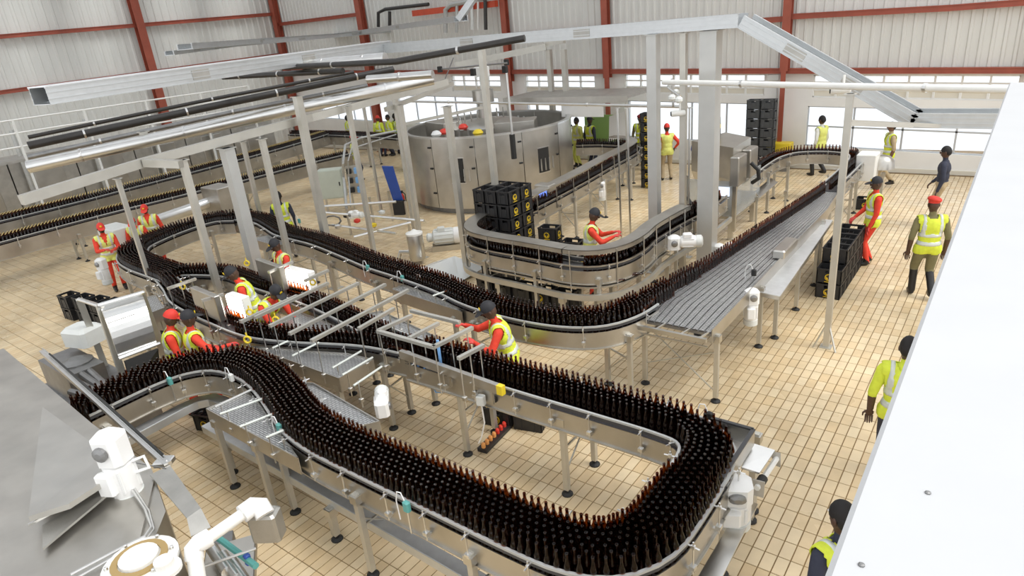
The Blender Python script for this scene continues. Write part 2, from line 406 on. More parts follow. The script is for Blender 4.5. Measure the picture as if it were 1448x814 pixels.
# windows
def window(n, h, cols, rows, blind=False):
    x0, x1, z0, z1 = h
    fr = MB(); t = .06; y = WY+.08
    P4 = [(x0, z0), (x1, z0), (x1, z1), (x0, z1)]
    for (a, az), (c, cz) in zip(P4, P4[1:]+P4[:1]): fr.beam((a, y, wz(a, az)), (c, y, wz(c, cz)), t, t)
    o = struct(fr.build('window_%d' % n, 'frame_alu' if rows < 3 else 'white_paint'))
    cw = (x1-x0)/cols; rh = (z1-z0)/rows
    for i in range(1, cols): part('mullion', 'frame_alu' if rows < 3 else 'white_paint', o, lambda b: b.beam((x0+i*cw, y, wz(x0+i*cw, z0)), (x0+i*cw, y, wz(x0+i*cw, z1)), .05 if rows < 3 else .09, .05))
    for k in range(1, rows): part('transom', 'frame_alu' if rows < 3 else 'white_paint', o, lambda b: b.beam((x0, y, wz(x0, z0+k*rh)), (x1, y, wz(x1, z0+k*rh)), .05, .045))
    for i in range(cols):
        for k in range(rows):
            a, c = x0+i*cw+.03, x0+(i+1)*cw-.03; e, g = z0+k*rh+.025, z0+(k+1)*rh-.025
            part('pane', 'pane' if not (rows == 3 and k == 0) else 'plinth', o, lambda b: b.add([(a, y, wz(a, e)), (c, y, wz(c, e)), (c, y, wz(c, g)), (a, y, wz(a, g)), (a, y+.008, wz(a, e)), (c, y+.008, wz(c, e)), (c, y+.008, wz(c, g)), (a, y+.008, wz(a, g))],
                 [(0, 1, 2, 3), (7, 6, 5, 4), (0, 4, 5, 1), (1, 5, 6, 2), (2, 6, 7, 3), (3, 7, 4, 0)]))
    return o
for i, h in enumerate(LOW): window(i+1, h, max(3, int(round((h[1]-h[0])/1.15))), 2 if i > 3 else 1)
for i, h in enumerate(VENT): window(i+7, h, max(4, int(round((h[1]-h[0])/.62))), 3)
# white parapet beside the photographer's landing
pw = P(1165, 814, 4.0)
par = struct(part('wall_parapet', 'parapet_white', None, lambda b: b.cbox((pw.x+.75, 3.4, 3.55), (1.5, 10.0, .9), .012)))
for px, py in ((1312, 697), (1218, 799)):
    q = P(px, py, 4.0); part('screw_head', 'steel_dark', par, lambda b: b.lathe([(.006, -.002), (.006, .003), (.003, .005)], (q.x, q.y, 4.0), 8))
# emergency light on the wall
q = PY(1094, 108, WY-.1)
t = thing('wall_light', 'small white emergency light box above the vent windows', 'wall lamp', (q.x, WY-.06, q.z))
part('housing', 'white_paint', t, lambda b: b.cbox((0, 0, 0), (.42, .1, .26), .02)); part('lens', 'clear_film', t, lambda b: b.cbox((0, -.06, -.02), (.34, .03, .16), .01))
t = thing('wall_conduit', 'thin grey conduit running down the white wall to a switch box', 'conduit', (-6.12, WY-.02, 0))
part('pipe', 'motor_grey', t, lambda b: b.tube([(0, 0, 1.05), (0, 0, 3.0)], .02, 6)); part('switch_box', 'motor_grey', t, lambda b: b.cbox((0, -.02, 1.0), (.12, .07, .16), .01))
# ================================================================== conveyors and bottles
BZ = 1.10
def leg_parts(parent, x, y, ztop, w=.06, foot=.065, z0=0.0):
    l = part('leg', 'post_steel', parent, lambda b: b.box((x, y, (ztop+.07+z0)/2), (w, w, ztop-.07-z0)))
    part('clamp', 'steel', l, lambda b: b.box((x, y, ztop-.06), (w+.035, w+.035, .09)))
    part('foot', 'rubber', l, lambda b: (b.lathe([(foot, z0), (foot, z0+.015), (foot*.55, z0+.035), (.014, z0+.04), (.014, z0+.1)], (x, y, 0), 12)))
    return l
br_mesh = None
def bracket_mesh():
    b = MB(); b.tube([(0, .045, -.17), (0, .045, .145)], .008, 6); b.tube([(0, -.005, .10), (0, .10, .10)], .007, 6)
    b.box((0, .045, -.10), (.05, .045, .035)); b.box((0, .045, .10), (.024, .03, .03)); b.box((0, .02, -.13), (.035, .05, .02))
    return b.mesh('rail_bracket', 'steel_bright')
br_mesh = bracket_mesh()
def conveyor(name, label, pts, width, z=BZ, legs=(), rails=(1, 1), plate=.2, belt='chain_dark', bracket=.62, group=None, smooth=True, legz=None, legoff=.0, cross=True, wlist=None, railmat='rail_plastic', br_sides=(1, -1), railh=.10):
    pl = crom(pts, .12) if smooth else [Vector((p[0], p[1], 0)) for p in pts]
    mid = pl[len(pl)//2]
    t = thing(name, label, 'conveyor', (mid.x, mid.y, 0), group=group)
    lp = [p-Vector((mid.x, mid.y, 0)) for p in pl]
    hw = width/2
    part('belt', belt, t, lambda b: ribbon(b, lp, -hw+.012, hw-.012, z-.035, z))
    for s in (1, -1):
        part('side_plate', 'steel_plate', t, lambda b: (ribbon(b, lp, s*hw, s*(hw+.008), z-plate, z+.03), ribbon(b, lp, s*(hw-.002), s*(hw+.03), z-plate-.012, z-plate)), True)
    for s, r in zip((1, -1), rails):
        if not r: continue
        g = part('guide_rail', railmat, t, lambda b: ribbon(b, lp, s*(hw-.018), s*(hw+.008), z+railh, z+railh+.022), True)
        part('wear_strip', 'rail_dark', g, lambda b: ribbon(b, lp, s*(hw-.022), s*(hw-.004), z+railh-.045, z+railh))
    ns = normals2(lp); L = len(lp)*.12
    n = int(L/bracket) if bracket else 0
    for k in range(n):
        i = min(len(lp)-1, int((k+.5)/n*len(lp)))
        for s, r in zip((1, -1), rails):
            if r and s in br_sides:
                p = lp[i]+ns[i]*(s*(hw+.01)); a = math.atan2(ns[i].y*s, ns[i].x*s)-PI/2
                link('rail_bracket', br_mesh, t, (p.x, p.y, z+railh-.09), a)
    for f in legs:
        i = min(len(lp)-1, int(f*(len(lp)-1))); p, q = lp[i], ns[i]; e = []
        for s in (1, -1):
            c = p+q*(s*(hw+.03+legoff)); leg_parts(t, c.x, c.y, z-plate+.12); e.append(c)
        if cross:
            part('cross_brace', 'post_steel', t, lambda b: (b.beam((e[0].x, e[0].y, .62), (e[1].x, e[1].y, .62), .02), b.beam((e[0].x, e[0].y, .25), (e[1].x, e[1].y, .72), .016)))
    return t, pl
BOT = []
def bottles(pl, rows, off=0.0, pitch=.0715, z=BZ, s0=0.0, s1=1.0, jit=.0065, density=1.0):
    """hexagonally packed bottles along a plan curve"""
    ds = [0.0]
    for a, b in zip(pl, pl[1:]): ds.append(ds[-1]+(b-a).length)
    L = ds[-1]; ns = normals2(pl)
    dx = pitch*.866
    n = int(L*(s1-s0)/pitch)
    for k in range(n):
        for r in range(rows):
            if density < 1 and random.random() > density: continue
            o = off+(r-(rows-1)/2)*dx
            s = L*s0+(k+.5*(r % 2))*pitch
            if s > L*s1: continue
            # radius compensation: skip a bottle now and then on the inside of a bend
            i = int(np.searchsorted(ds, s))-1; i = max(0, min(i, len(pl)-2)); t = (s-ds[i])/(ds[i+1]-ds[i])
            p = pl[i].lerp(pl[i+1], t); q = ns[i].lerp(ns[i+1], t).normalized(); p = p+q*o
            BOT.append((p.x+random.uniform(-jit, jit), p.y+random.uniform(-jit, jit), z))
# ---- front loop
front = [(-8.46, 2.08), (-8.47, 2.4), (-8.47, 2.9), (-8.36, 3.35), (-8.05, 3.67), (-7.6, 3.78), (-7.1, 3.75), (-6.6, 3.62), (-6.1, 3.45), (-5.7, 3.32), (-5.2, 3.25), (-4.5, 3.24), (-3.5, 3.24), (-2.7, 3.24), (-2.25, 3.27), (-1.97, 3.40), (-1.82, 3.66), (-1.79, 4.0), (-1.79, 4.5)]
c_front, pl = conveyor('bottle_conveyor', 'long front conveyor lane crowded with bottles, nearest to the camera', front, .52, legs=(.02, .44, .60, .76, .9), bracket=.5, legoff=.0)
bottles(pl, 8, -.0)
up = [(-1.79, 4.5), (-1.79, 4.72), (-1.86, 4.98), (-2.05, 5.15), (-2.4, 5.20), (-3.0, 5.20), (-4.0, 5.19), (-5.0, 5.19), (-5.8, 5.18)]
c_up, pl2 = conveyor('bottle_conveyor', 'return lane of the front loop with black chain strip beside its bottles', up, .50, legs=(), rails=(1, 1), bracket=.5)
for xx, ya, yb in ((-3.46, 4.98, 5.6), (-4.95, 4.98, 5.55)):
    for yy in (ya, yb): leg_parts(c_up, xx-c_up.location.x, yy-c_up.location.y, BZ-.06)
    part('cross_brace', 'post_steel', c_up, lambda b: (b.beam((xx-c_up.location.x, ya-c_up.location.y, .62), (xx-c_up.location.x, yb-c_up.location.y, .62), .02), b.beam((xx-c_up.location.x, ya-c_up.location.y, .3), (xx-c_up.location.x, yb-c_up.location.y, .8), .016)))
bottles(pl2, 7, -.02, s0=0, s1=.2); bottles(pl2, 6, -.045, s0=.2, s1=1.0)
# corner deck at the loop's outer end
t = thing('corner_deck', 'square stainless corner deck with raised rim at the loop end', 'deck', (-1.6, 5.2, 0))
part('plate', 'steel_bright', t, lambda b: b.box((-.16, -.02, BZ-.03), (.36, .42, .02)))
for p, q in (((-.36, .2), (.03, .2)), ((.03, .2), (.03, -.62))):
    part('rim', 'steel', t, lambda b: b.beam((*p, BZ+.06), (*q, BZ+.06), .03, .16)); part('rim_strip', 'rail_dark', t, lambda b: b.beam((*p, BZ+.15), (*q, BZ+.15), .035, .02))
for dx, dy in ((-.3, .17), (0, -.45)): leg_parts(t, dx, dy, BZ-.1)
# ---- inspection lanes
laneA = [(-12.4, 5.12), (-11.7, 4.92), (-11.0, 4.68), (-10.2, 4.56), (-9.4, 4.50), (-8.7, 4.47), (-8.2, 4.52), (-7.6, 4.70), (-7.1, 4.90), (-6.7, 5.04), (-6.3, 5.12), (-5.8, 5.18)]
cA, pA = conveyor('bottle_conveyor', 'nearer inspection lane passing in front of the seated inspectors', laneA, .36, legs=(.15, .4, .93), bracket=.7, rails=(1, 1))
bottles(pA, 4, .0, s1=.44); bottles(pA, 1, .12, s0=.44, s1=.55, pitch=.085); bottles(pA, 4, 0, s0=.55)
laneB = [(-12.4, 5.42), (-11.9, 5.66), (-11.3, 5.82), (-10.7, 5.79), (-10.0, 5.72), (-9.2, 5.70), (-8.5, 5.64), (-8.0, 5.57), (-7.4, 5.46), (-6.9, 5.36), (-6.35, 5.28), (-5.8, 5.24)]
cB, pB = conveyor('bottle_conveyor', 'farther inspection lane curving behind the backlit screens', laneB, .36, legs=(.1, .45, .75), bracket=.8)
bottles(pB, 4, 0, s1=.41); bottles(pB, 1, .12, s0=.41, s1=.56, pitch=.085); bottles(pB, 4, 0, s0=.56, s1=.9)
left = [(-12.2, 5.26), (-12.9, 5.30), (-13.7, 5.34), (-14.5, 5.48), (-15.15, 5.82), (-15.5, 6.4), (-15.72, 7.1), (-15.78, 7.7), (-15.62, 8.15), (-15.1, 8.42)]
cL, pL = conveyor('bottle_conveyor', 'far left bend where the black bottle crowd turns around', left, .62, legs=(.12, .5, .85), bracket=.8)
bottles(pL, 9)
mid = [(-15.1, 8.42), (-14.3, 8.46), (-13.5, 8.25), (-12.7, 8.0), (-11.9, 7.92), (-11.2, 7.85), (-10.1, 7.62), (-9.0, 7.36), (-8.2, 7.24), (-7.4, 7.11), (-6.8, 6.98), (-6.3, 6.83), (-5.8, 6.74), (-5.1, 6.71), (-4.5, 6.79), (-4.12, 7.0), (-3.92, 7.38), (-3.86, 7.8)]
cM, pM = conveyor('bottle_conveyor', 'middle conveyor lane ending in the rounded stainless bend', mid, .46, legs=(.04, .12, .25, .4, .55, .78, .96), bracket=.75)
bottles(pM, 6)
tb = [(-3.86, 7.8), (-3.78, 8.3), (-3.66, 8.9), (-3.55, 9.5), (-3.46, 10.3), (-3.36, 11.3), (-3.24, 12.4), (-3.14, 13.4), (-3.02, 14.8)]
plT = crom(tb, .12)
bottles(plT, 4, .0, s1=.10); bottles(plT, 2, .04, s0=.10, s1=.22); bottles(plT, 1, .06, pitch=.08, s0=.22, s1=1.0)
# ---- chain table on the right
t = thing('chain_table', 'wide chain table of parallel silver chain strips, single file bottles on its edge', 'conveyor table', (-3.2, 10.4, 0))
def tx(y, f):   # left..right edge in plan at y
    a = np.interp(y, [7.45, 8.2, 9.5, 11.5, 13.4, 15.0], [-3.72, -3.80, -3.66, -3.44, -3.22, -3.12]); c = np.interp(y, [7.45, 13.4, 15.0], [-2.76, -2.74, -2.85]); return a+(c-a)*f
ys = [7.46, 8.2, 9.5, 11.5, 13.4, 15.0]
for k in range(11):
    f0, f1 = k/11+.008, (k+1)/11-.008
    def fn(b):
        vs = []
        for y in ys: vs += [(tx(y, f0)+3.2, y-10.4, BZ-.02), (tx(y, f1)+3.2, y-10.4, BZ-.02), (tx(y, f1)+3.2, y-10.4, BZ), (tx(y, f0)+3.2, y-10.4, BZ)]
        fs = [(0, 1, 2, 3), tuple(reversed(range(4*len(ys)-4, 4*len(ys))))]
        for i in range(len(ys)-1):
            for q in range(4): j = (q+1) % 4; fs.append((4*i+j, 4*i+q, 4*i+4+q, 4*i+4+j))
        b.add(vs, fs)
    part('chain_strip', 'chain', t, fn)
part('bed', 'steel_dark', t, lambda b: b.prism([(tx(y, 0)+3.2, y-10.4) for y in ys]+[(tx(y, 1)+3.2, y-10.4) for y in reversed(ys)], BZ-.06, BZ-.022))
for f in (0, 1): part('side_plate', 'steel_plate', t, lambda b: [b.beam((tx(a, f)+3.2+(.01 if f else -.01), a-10.4, BZ-.06), (tx(c, f)+3.2+(.01 if f else -.01), c-10.4, BZ-.06), .012, .20) for a, c in zip(ys, ys[1:])])
part('end_beam', 'steel', t, lambda b: (b.beam((tx(7.45, 0)+3.2, 7.30-10.4, BZ-.05), (-2.76+3.2, 7.30-10.4, BZ-.05), .05, .06), b.beam((tx(7.45, 0)+3.2, 7.34-10.4, BZ-.16), (-2.76+3.2, 7.34-10.4, BZ-.16), .02, .02)))
for x in (-3.45, -3.1, -2.85): part('end_tab', 'steel', t, lambda b: b.beam((x+3.2, 7.30-10.4, BZ-.03), (x+3.2+.06, 7.46-10.4, BZ-.005), .02))
part('guide_rail', 'rail_plastic', t, lambda b: [b.beam((tx(a, 0)+3.2, a-10.4, BZ+.11), (tx(c, 0)+3.2, c-10.4, BZ+.11), .025) for a, c in zip(ys, ys[1:])])
for y in (7.6, 9.4, 11.0, 13.0, 14.6):
    for f in ((0, 1) if y != 11.0 else (0,)): leg_parts(t, tx(y, f)+3.2+(.03 if f else -.03), y-10.4, BZ-.08)
part('cross_brace', 'post_steel', t, lambda b: (b.beam((tx(7.6, 0)+3.2, 7.6-10.4, .95), (-2.74+3.2, 7.6-10.4, .15), .014), b.beam((tx(7.6, 0)+3.2, 7.6-10.4, .35), (-2.74+3.2, 7.6-10.4, .75), .014)))
part('gear_cover', 'steel', t, lambda b: b.cbox((tx(10.7, .9)+3.2+.05, 10.75-10.4, BZ+.09), (.2, .75, .13), .02))
# long flat shelf beside the chain table
t = thing('packing_shelf', 'long flat stainless shelf on short legs beside the chain table', 'shelf', (-2.6, 11.3, 0))
part('top', 'galvanized_white', t, lambda b: b.prism([(-.19, -1.95), (.17, -2.0), (.0, 2.0), (-.22, 2.0)], .93, .95))
part('lip', 'steel', t, lambda b: (b.beam((.17, -2.0, .91), (.0, 2.0, .91), .012, .06), b.beam((-.19, -1.95, .91), (.17, -2.0, .91), .012, .06)))
for y in (-1.5, -.3, .9): leg_parts(t, .0, y, .92)
part('indicator', 'yellow', t, lambda b: b.lathe([(.02, 0), (.025, .05), (.01, .07)], (-.22, -.2, .86), 8))
# ---- back right bend returning from the coder machine
br = [(-4.95, 15.7), (-4.97, 16.6), (-4.92, 17.5), (-4.66, 18.15), (-4.15, 18.42), (-3.65, 18.42), (-3.2, 18.15), (-3.02, 17.5), (-3.0, 16.4), (-3.02, 14.8)]
cR, pR = conveyor('bottle_conveyor', 'back right bend carrying a thin file of bottles past the windows', br, .34, z=1.12, legs=(.12, .3, .55, .85), bracket=.6)
bottles(pR, 1, 0, z=1.12, pitch=.085)
t = thing('drip_pan', 'bent stainless drip pan hung beside the back bend', 'pan', (-4.3, 15.6, 0))
part('pan', 'steel_bright', t, lambda b: b.slab([P(1068, 270, .75)-Vector((-4.3, 15.6, 0)), P(1090, 252, .78)-Vector((-4.3, 15.6, 0)), P(1100, 258, .72)-Vector((-4.3, 15.6, 0)), P(1074, 280, .7)-Vector((-4.3, 15.6, 0))], .01))
for dx, dy in ((-.35, -.3), (.1, .4)): leg_parts(t, dx, dy, .75, .04, .05)
t = thing('transfer_housing', 'beige steel transfer box with rounded hood at the end of the back bend', 'machine', (-3.0, 17.2, 0))
part('box', 'white_paint', t, lambda b: b.cbox((.25, .1, 1.12), (.42, .5, .62), .02)); part('hood', 'steel_plate', t, lambda b: b.lathe([(.03, .22), (.16, .18), (.25, .08), (.27, -.1)], (.52, .38, 1.12), 14), True)
for dx, dy in ((.1, -.1), (.4, .25), (.55, .45)): leg_parts(t, dx, dy, .9)
# ---- filler discharge line, packing loop
dis = [(-11.3, 18.25), (-10.5, 18.45), (-9.6, 18.35), (-9.05, 17.8), (-8.85, 17.0), (-8.72, 15.5), (-8.55, 14.0), (-8.42, 12.5), (-8.36, 11.4)]
cD, pD = conveyor('bottle_conveyor', 'discharge conveyor with grey lid running from the filler', dis, .36, z=1.12, legs=(.2, .42, .62, .82), bracket=.7, railmat='steel')
bottles(pD, 3, .03, z=1.12)
part('lid', 'steel_plate', cD, lambda b: ribbon(b, [p-Vector((cD.location.x, cD.location.y, 0)) for p in pD[10:]], -.22, .10, 1.47, 1.49), True)
for i in range(12, len(pD), 7):
    q = pD[i]-Vector((cD.location.x, cD.location.y, 0)); n = normals2(pD)[i]
    part('lid_post', 'steel', cD, lambda b: b.tube([q+n*.2+Vector((0, 0, 1.0)), q+n*.2+Vector((0, 0, 1.47))], .01, 6))
pk_ = [(-8.36, 11.4), (-8.42, 10.6), (-8.45, 10.0), (-8.30, 9.45), (-7.95, 9.12), (-7.4, 9.0), (-6.8, 8.97), (-6.2, 8.93), (-5.7, 8.90), (-5.32, 9.02), (-5.10, 9.38), (-5.06, 9.9), (-5.12, 10.5), (-5.08, 11.4), (-4.98, 12.4), (-5.0, 13.7)]
cP, pP = conveyor('bottle_conveyor', 'oval packing line under a broad grey work shelf', pk_, .42, z=1.06, legs=(.3, .42, .53, .75), bracket=.55, railmat='steel')
bottles(pP, 4, 0, z=1.06, s1=.45); bottles(pP, 4, 0, z=1.06, s0=.5, density=.8)
lp = [p-Vector((cP.location.x, cP.location.y, 0)) for p in pP]; nn = normals2(pP)
i0, i1 = int(.13*len(lp)), int(.80*len(lp)); segs = [i0, int(.30*len(lp)), int(.47*len(lp)), int(.62*len(lp)), i1]
for a, c in zip(segs, segs[1:]):
    sp = part('work_shelf', 'steel_plate', cP, lambda b: (ribbon(b, lp[a:c+1], -.225, .04, 1.445, 1.46), ribbon(b, lp[a:c+1], -.225, -.215, 1.38, 1.46)), True)
for i in range(i0, i1, 5):
    q = lp[i]+nn[i]*-.235
    part('shelf_post', 'steel_bright', cP, lambda b: b.tube([q+Vector((0, 0, .72)), q+Vector((0, 0, 1.44))], .010, 6))
for s in (1, -1): part('frame_beam', 'post_steel', cP, lambda b: ribbon(b, lp[int(.22*len(lp)):], s*.30-.03, s*.30+.03, .60, .70), True)
part('drip_tray', 'steel_plate', cP, lambda b: ribbon(b, lp[int(.3*len(lp)):int(.72*len(lp))], -.27, .27, .80, .83), True)
for i in (int(.33*len(lp)), int(.47*len(lp)), int(.58*len(lp)), int(.7*len(lp)), int(.85*len(lp))):
    for s in (1, -1):
        q = lp[i]+nn[i]*(s*.30); leg_parts(cP, q.x, q.y, .62, .07)
# a stacked dark crate row hidden under the packing line
# ---- far conveyors at the left wall (two levels, gold capped bottles)
bk1 = [(-22.2, 2.2), (-22.3, 6.6), (-22.6, 9.2), (-23.0, 12.4), (-23.6, 15.6), (-24.4, 18.4)]
cK1, pK1 = conveyor('bottle_conveyor', 'far left conveyor of gold capped bottles along the cladding wall', bk1, .5, z=1.22, plate=.34, legs=(.1, .3, .5, .7, .9), bracket=1.0)
bk2 = [(-20.2, 2.4), (-20.5, 6.5), (-20.4, 9.4), (-20.2, 11.5), (-20.2, 14.2), (-20.0, 16.0)]
cK2, pK2 = conveyor('bottle_conveyor', 'second far left conveyor, lower and nearer, with gold capped bottles', bk2, .5, z=1.02, plate=.34, legs=(.1, .3, .5, .7, .9), bracket=1.0)
GOLD = []
_keep = BOT; BOT = GOLD
bottles(pK1, 5, 0, z=1.22, pitch=.085); bottles(pK2, 5, 0, z=1.02, pitch=.085)
bk3 = [(-27.2, 18.7), (-24.5, 18.8), (-21.0, 18.6), (-17.8, 18.2)]
BOT = _keep
cK3, pK3 = conveyor('bottle_conveyor', 'conveyor below the far windows where visitors stand', bk3, .5, z=1.15, plate=.3, legs=(.1, .35, .6, .9), bracket=1.2)
bottles(pK3, 4, 0, z=1.15)
part('side_plate', 'teal', cK3, lambda b: b.beam((1.5, .45, 1.35), (4.4, .2, 1.35), .02, .05))
# ---- mesh side tables that widen the lanes
def mesh_table(label, poly, z=BZ-.005, legs=(), edge=True):
    c = Vector((sum(p[0] for p in poly)/len(poly), sum(p[1] for p in poly)/len(poly), 0))
    t = thing('mesh_table', label, 'conveyor table', c); q = [(p[0]-c.x, p[1]-c.y) for p in poly]
    part('mesh_belt', 'chain', t, lambda b: b.prism(q, z-.03, z))
    if edge:
        for a, e in zip(q, q[1:]+q[:1]): part('edge_plate', 'steel_plate', t, lambda b: b.beam((*a, z-.08), (*e, z-.08), .012, .21))
    for l in legs: leg_parts(t, l[0]-c.x, l[1]-c.y, z-.1)
    return t
mesh_table('triangular mesh table in front of the nearer inspection lane', [(-8.25, 4.26), (-6.30, 4.26), (-6.28, 4.82), (-6.75, 4.78), (-7.3, 4.58), (-7.9, 4.38)], legs=((-6.4, 4.3), (-7.9, 4.28)))
mesh_table('bare mesh table inside the bend of the front lane', [(-7.2, 2.98), (-5.35, 2.94), (-5.65, 3.04), (-6.15, 3.20), (-6.65, 3.36), (-7.1, 3.46)], legs=((-7.1, 3.0), (-6.2, 2.97)))
mesh_table('mesh table with white drive behind the front lane', [(-6.75, 3.92), (-6.1, 3.74), (-5.3, 3.56), (-5.1, 3.84), (-6.5, 4.02)], legs=((-5.2, 3.8), (-6.4, 4.0)))
mesh_table('mesh strip table between the two inspection lanes', [(-8.0, 4.86), (-7.2, 5.10), (-6.7, 5.24), (-7.2, 5.24), (-8.0, 5.34), (-8.6, 5.38), (-8.6, 4.8)])
mesh_table('mesh side table beside the middle lane near the capped worker', [(-7.9, 6.72), (-6.2, 6.52), (-6.5, 6.66), (-7.2, 6.84), (-7.9, 6.94)], legs=((-7.7, 6.74), (-6.4, 6.56)))
mesh_table('mesh side table beside the middle lane behind the inspectors', [(-13.4, 7.55), (-12.2, 7.45), (-12.2, 7.66), (-13.2, 7.9)], legs=((-13.2, 7.55), (-12.3, 7.48)))
mesh_table('stainless side table left of the nearer inspection lane', [(-12.1, 4.3), (-11.1, 4.2), (-11.1, 4.42), (-11.9, 4.66)], legs=((-12, 4.3), (-11.2, 4.24)))
mesh_table('mesh side table behind the farther inspection lane', [(-7.6, 5.72), (-6.2, 5.5), (-6.0, 5.72), (-7.4, 6.0)], legs=((-7.4, 5.95), (-6.15, 5.68)))
# ---- bottle meshes
def bottle_mesh(n, detail):
    r = .0335
    if detail: prof = [(r*.86, 0), (r, .006), (r, .135), (r*.96, .15), (r*.72, .175), (r*.50, .195), (r*.42, .215), (r*.36, .245), (r*.42, .247), (r*.42, .258), (r*.36, .262), (r*.24, .262), (r*.22, .225)]
    else: prof = [(r*.9, 0), (r, .008), (r, .14), (r*.68, .178), (r*.42, .21), (r*.37, .245), (r*.42, .25), (r*.38, .262), (r*.22, .262), (r*.2, .24)]
    b = MB(); b.lathe(prof, n=n, cap1=True); return b
near_bottle = bottle_mesh(14, True).mesh('bottle', 'amber', True)
near_bottle.polygons.foreach_set('use_smooth', [True]*len(near_bottle.polygons))
def crowd(name, pts, label, cat, mats, n=9):
    b = bottle_mesh(n, False); v = np.array(b.v, np.float32); nf = [len(f) for f in b.f]; flat = np.array([i for f in b.f for i in f], np.int32)
    N = len(pts); pos = np.array(pts, np.float32)
    V = (v[None]+pos[:, None]).reshape(-1, 3); nv = len(v)
    idx = (flat[None]+np.arange(N, dtype=np.int32)[:, None]*nv).reshape(-1); tot = np.tile(np.array(nf, np.int32), N); st = np.concatenate([[0], np.cumsum(tot)[:-1]]).astype(np.int32)
    me = bpy.data.meshes.new(name); me.vertices.add(len(V)); me.vertices.foreach_set('co', V.reshape(-1)); me.loops.add(len(idx)); me.loops.foreach_set('vertex_index', idx)
    me.polygons.add(len(tot)); me.polygons.foreach_set('loop_start', st); me.polygons.foreach_set('loop_total', tot); me.polygons.foreach_set('use_smooth', np.ones(len(tot), bool))
    for k in (mats if isinstance(mats, (list, tuple)) else [mats]): me.materials.append(M[k])
    if isinstance(mats, (list, tuple)):
        zc = np.array([np.mean([b.v[i][2] for i in f]) for f in b.f]); me.polygons.foreach_set('material_index', np.tile((zc > .236).astype(np.int32), N))
    me.update(calc_edges=True); return tag(link(name, me), label, cat, kind='stuff')
mat('gold_foil', (.62, .48, .20), .35, .6)
crowd('gold_capped_bottles', GOLD, 'hundreds of dark bottles with gold necks on the far left conveyors', 'bottles', ['amber', 'gold_foil'], 8)
NB = 300
_vis = [(proj((x, y, z+.26))[2], i) for i, (x, y, z) in enumerate(BOT) if 100 < proj((x, y, z+.2))[0] < 1325 and proj((x, y, z+.2))[1] < 806]
_vis.sort(); sel = set(i for _, i in _vis[:NB])
for i in sorted(sel):
    o = link('beer_bottle', near_bottle, None, BOT[i], random.uniform(0, 6))
    tag(o, 'brown glass bottle in the crowd at the near bend of the front conveyor lane', 'bottle', 'bottles at the near bend of the front conveyor')
crowd('packed_bottles', [p for i, p in enumerate(BOT) if i not in sel], 'thousands of brown glass bottles crowding the lanes behind the near bend', 'bottles', 'amber', 10)
print('BOTTLES', len(BOT), len(GOLD))
# ================================================================== machines
def V(*a): return Vector(a)
def gear_motor(label, loc, rz=0.0, s=1.0, vertical=False, cover='white_cover'):
    t = thing('gear_motor', label, 'motor', loc, rz)
    t.scale = (s, s, s)
    R = Matrix.Rotation(PI/2, 3, 'Y') if not vertical else Matrix.Identity(3)
    o = V(0, 0, 0)
    g = part('gearbox', cover, t, lambda b: b.cbox((0, 0, .0), (.17, .16, .2), .035), True)
    part('shaft_hub', 'steel_dark', g, lambda b: b.lathe([(.045, 0), (.045, .02), (.02, .03)], (0, -.08, .0), 12, mtx=Matrix.Rotation(PI/2, 3, 'X')))
    c = V(.08, 0, 0) if not vertical else V(0, 0, -.10)
    k = 1 if not vertical else -1
    part('motor_body', cover, t, lambda b: b.lathe([(.06, 0), (.085, k*.02), (.085, k*.20), (.08, k*.22)] if k > 0 else [(.08, -.22), (.085, -.20), (.085, -.02), (.06, 0)], c, 16, mtx=R), True)
    for i in range(5):
        a = i*2*PI/5+.3
        part('cooling_fin', cover, t, lambda b: b.box(c+R@V(.088*math.cos(a), .088*math.sin(a), k*.11), (.012, .012, .15) if vertical else (.15, .012, .012)))
    f = part('fan_cover', 'motor_grey', t, lambda b: b.lathe([(.088, k*.22), (.088, k*.29), (.06, k*.31)] if k > 0 else [(.06, -.31), (.088, -.29), (.088, -.22)], c, 16, mtx=R), True)
    part('terminal_box', cover, t, lambda b: b.cbox(c+(V(.1, -.02, .1) if not vertical else V(-.03, -.09, -.1)), (.12, .10, .06) if not vertical else (.10, .06, .14), .012), True)
    return t
# ---- bottle washer in the left foreground
t = thing('bottle_washer', 'large grey stainless bottle washer housing filling the lower left corner', 'machine', (-7.2, .4, 0)); O = V(-7.2, .4, 0)
def at(px, py, z): return P(px, py, z)-O
part('body', 'steel_plate', t, lambda b: b.prism([(-3.6, 1.62), (1.15, 1.46), (1.9, 1.22), (2.5, .7), (2.9, -2.0), (-3.6, -2.0)], .12, 1.44))
part('deck', 'steel_plate', t, lambda b: b.slab([V(-3.7, 1.7, 1.47), V(-3.7, -2.1, 1.62), V(2.7, -2.1, 1.62), V(2.35, .75, 1.47), V(1.35, 1.4, 1.46)], .03))
part('edge_channel', 'steel_bright', t, lambda b: (b.beam(at(60, 497, 1.5), at(238, 657, 1.5), .07, .05), b.beam(at(60, 493, 1.52), at(236, 652, 1.52), .012, .03)))
part('edge_cable', 'rubber', t, lambda b: b.tube([at(70, 500, 1.55), at(150, 570, 1.56), at(230, 642, 1.55)], .012, 6))
part('corner_bracket', 'steel_bright', t, lambda b: b.cbox(at(232, 652, 1.49), (.16, .14, .05), .01, .6))
gp = [at(212, 671, 1.50), at(240, 657, 1.50), at(284, 718, 1.48), at(298, 745, 1.40), at(270, 758, 1.40), at(264, 732, 1.47)]
part('guard_plate', 'steel_rough', t, lambda b: b.slab([gp[0], gp[5], gp[2], gp[1]], .012) and b.slab([gp[5], gp[4], gp[3], gp[2]], .012))
part('hatch', 'steel', t, lambda b: b.slab([at(60, 575, 1.66), at(40, 730, 1.70), at(97, 712, 1.70), at(165, 668, 1.68), at(150, 640, 1.66)], .05))
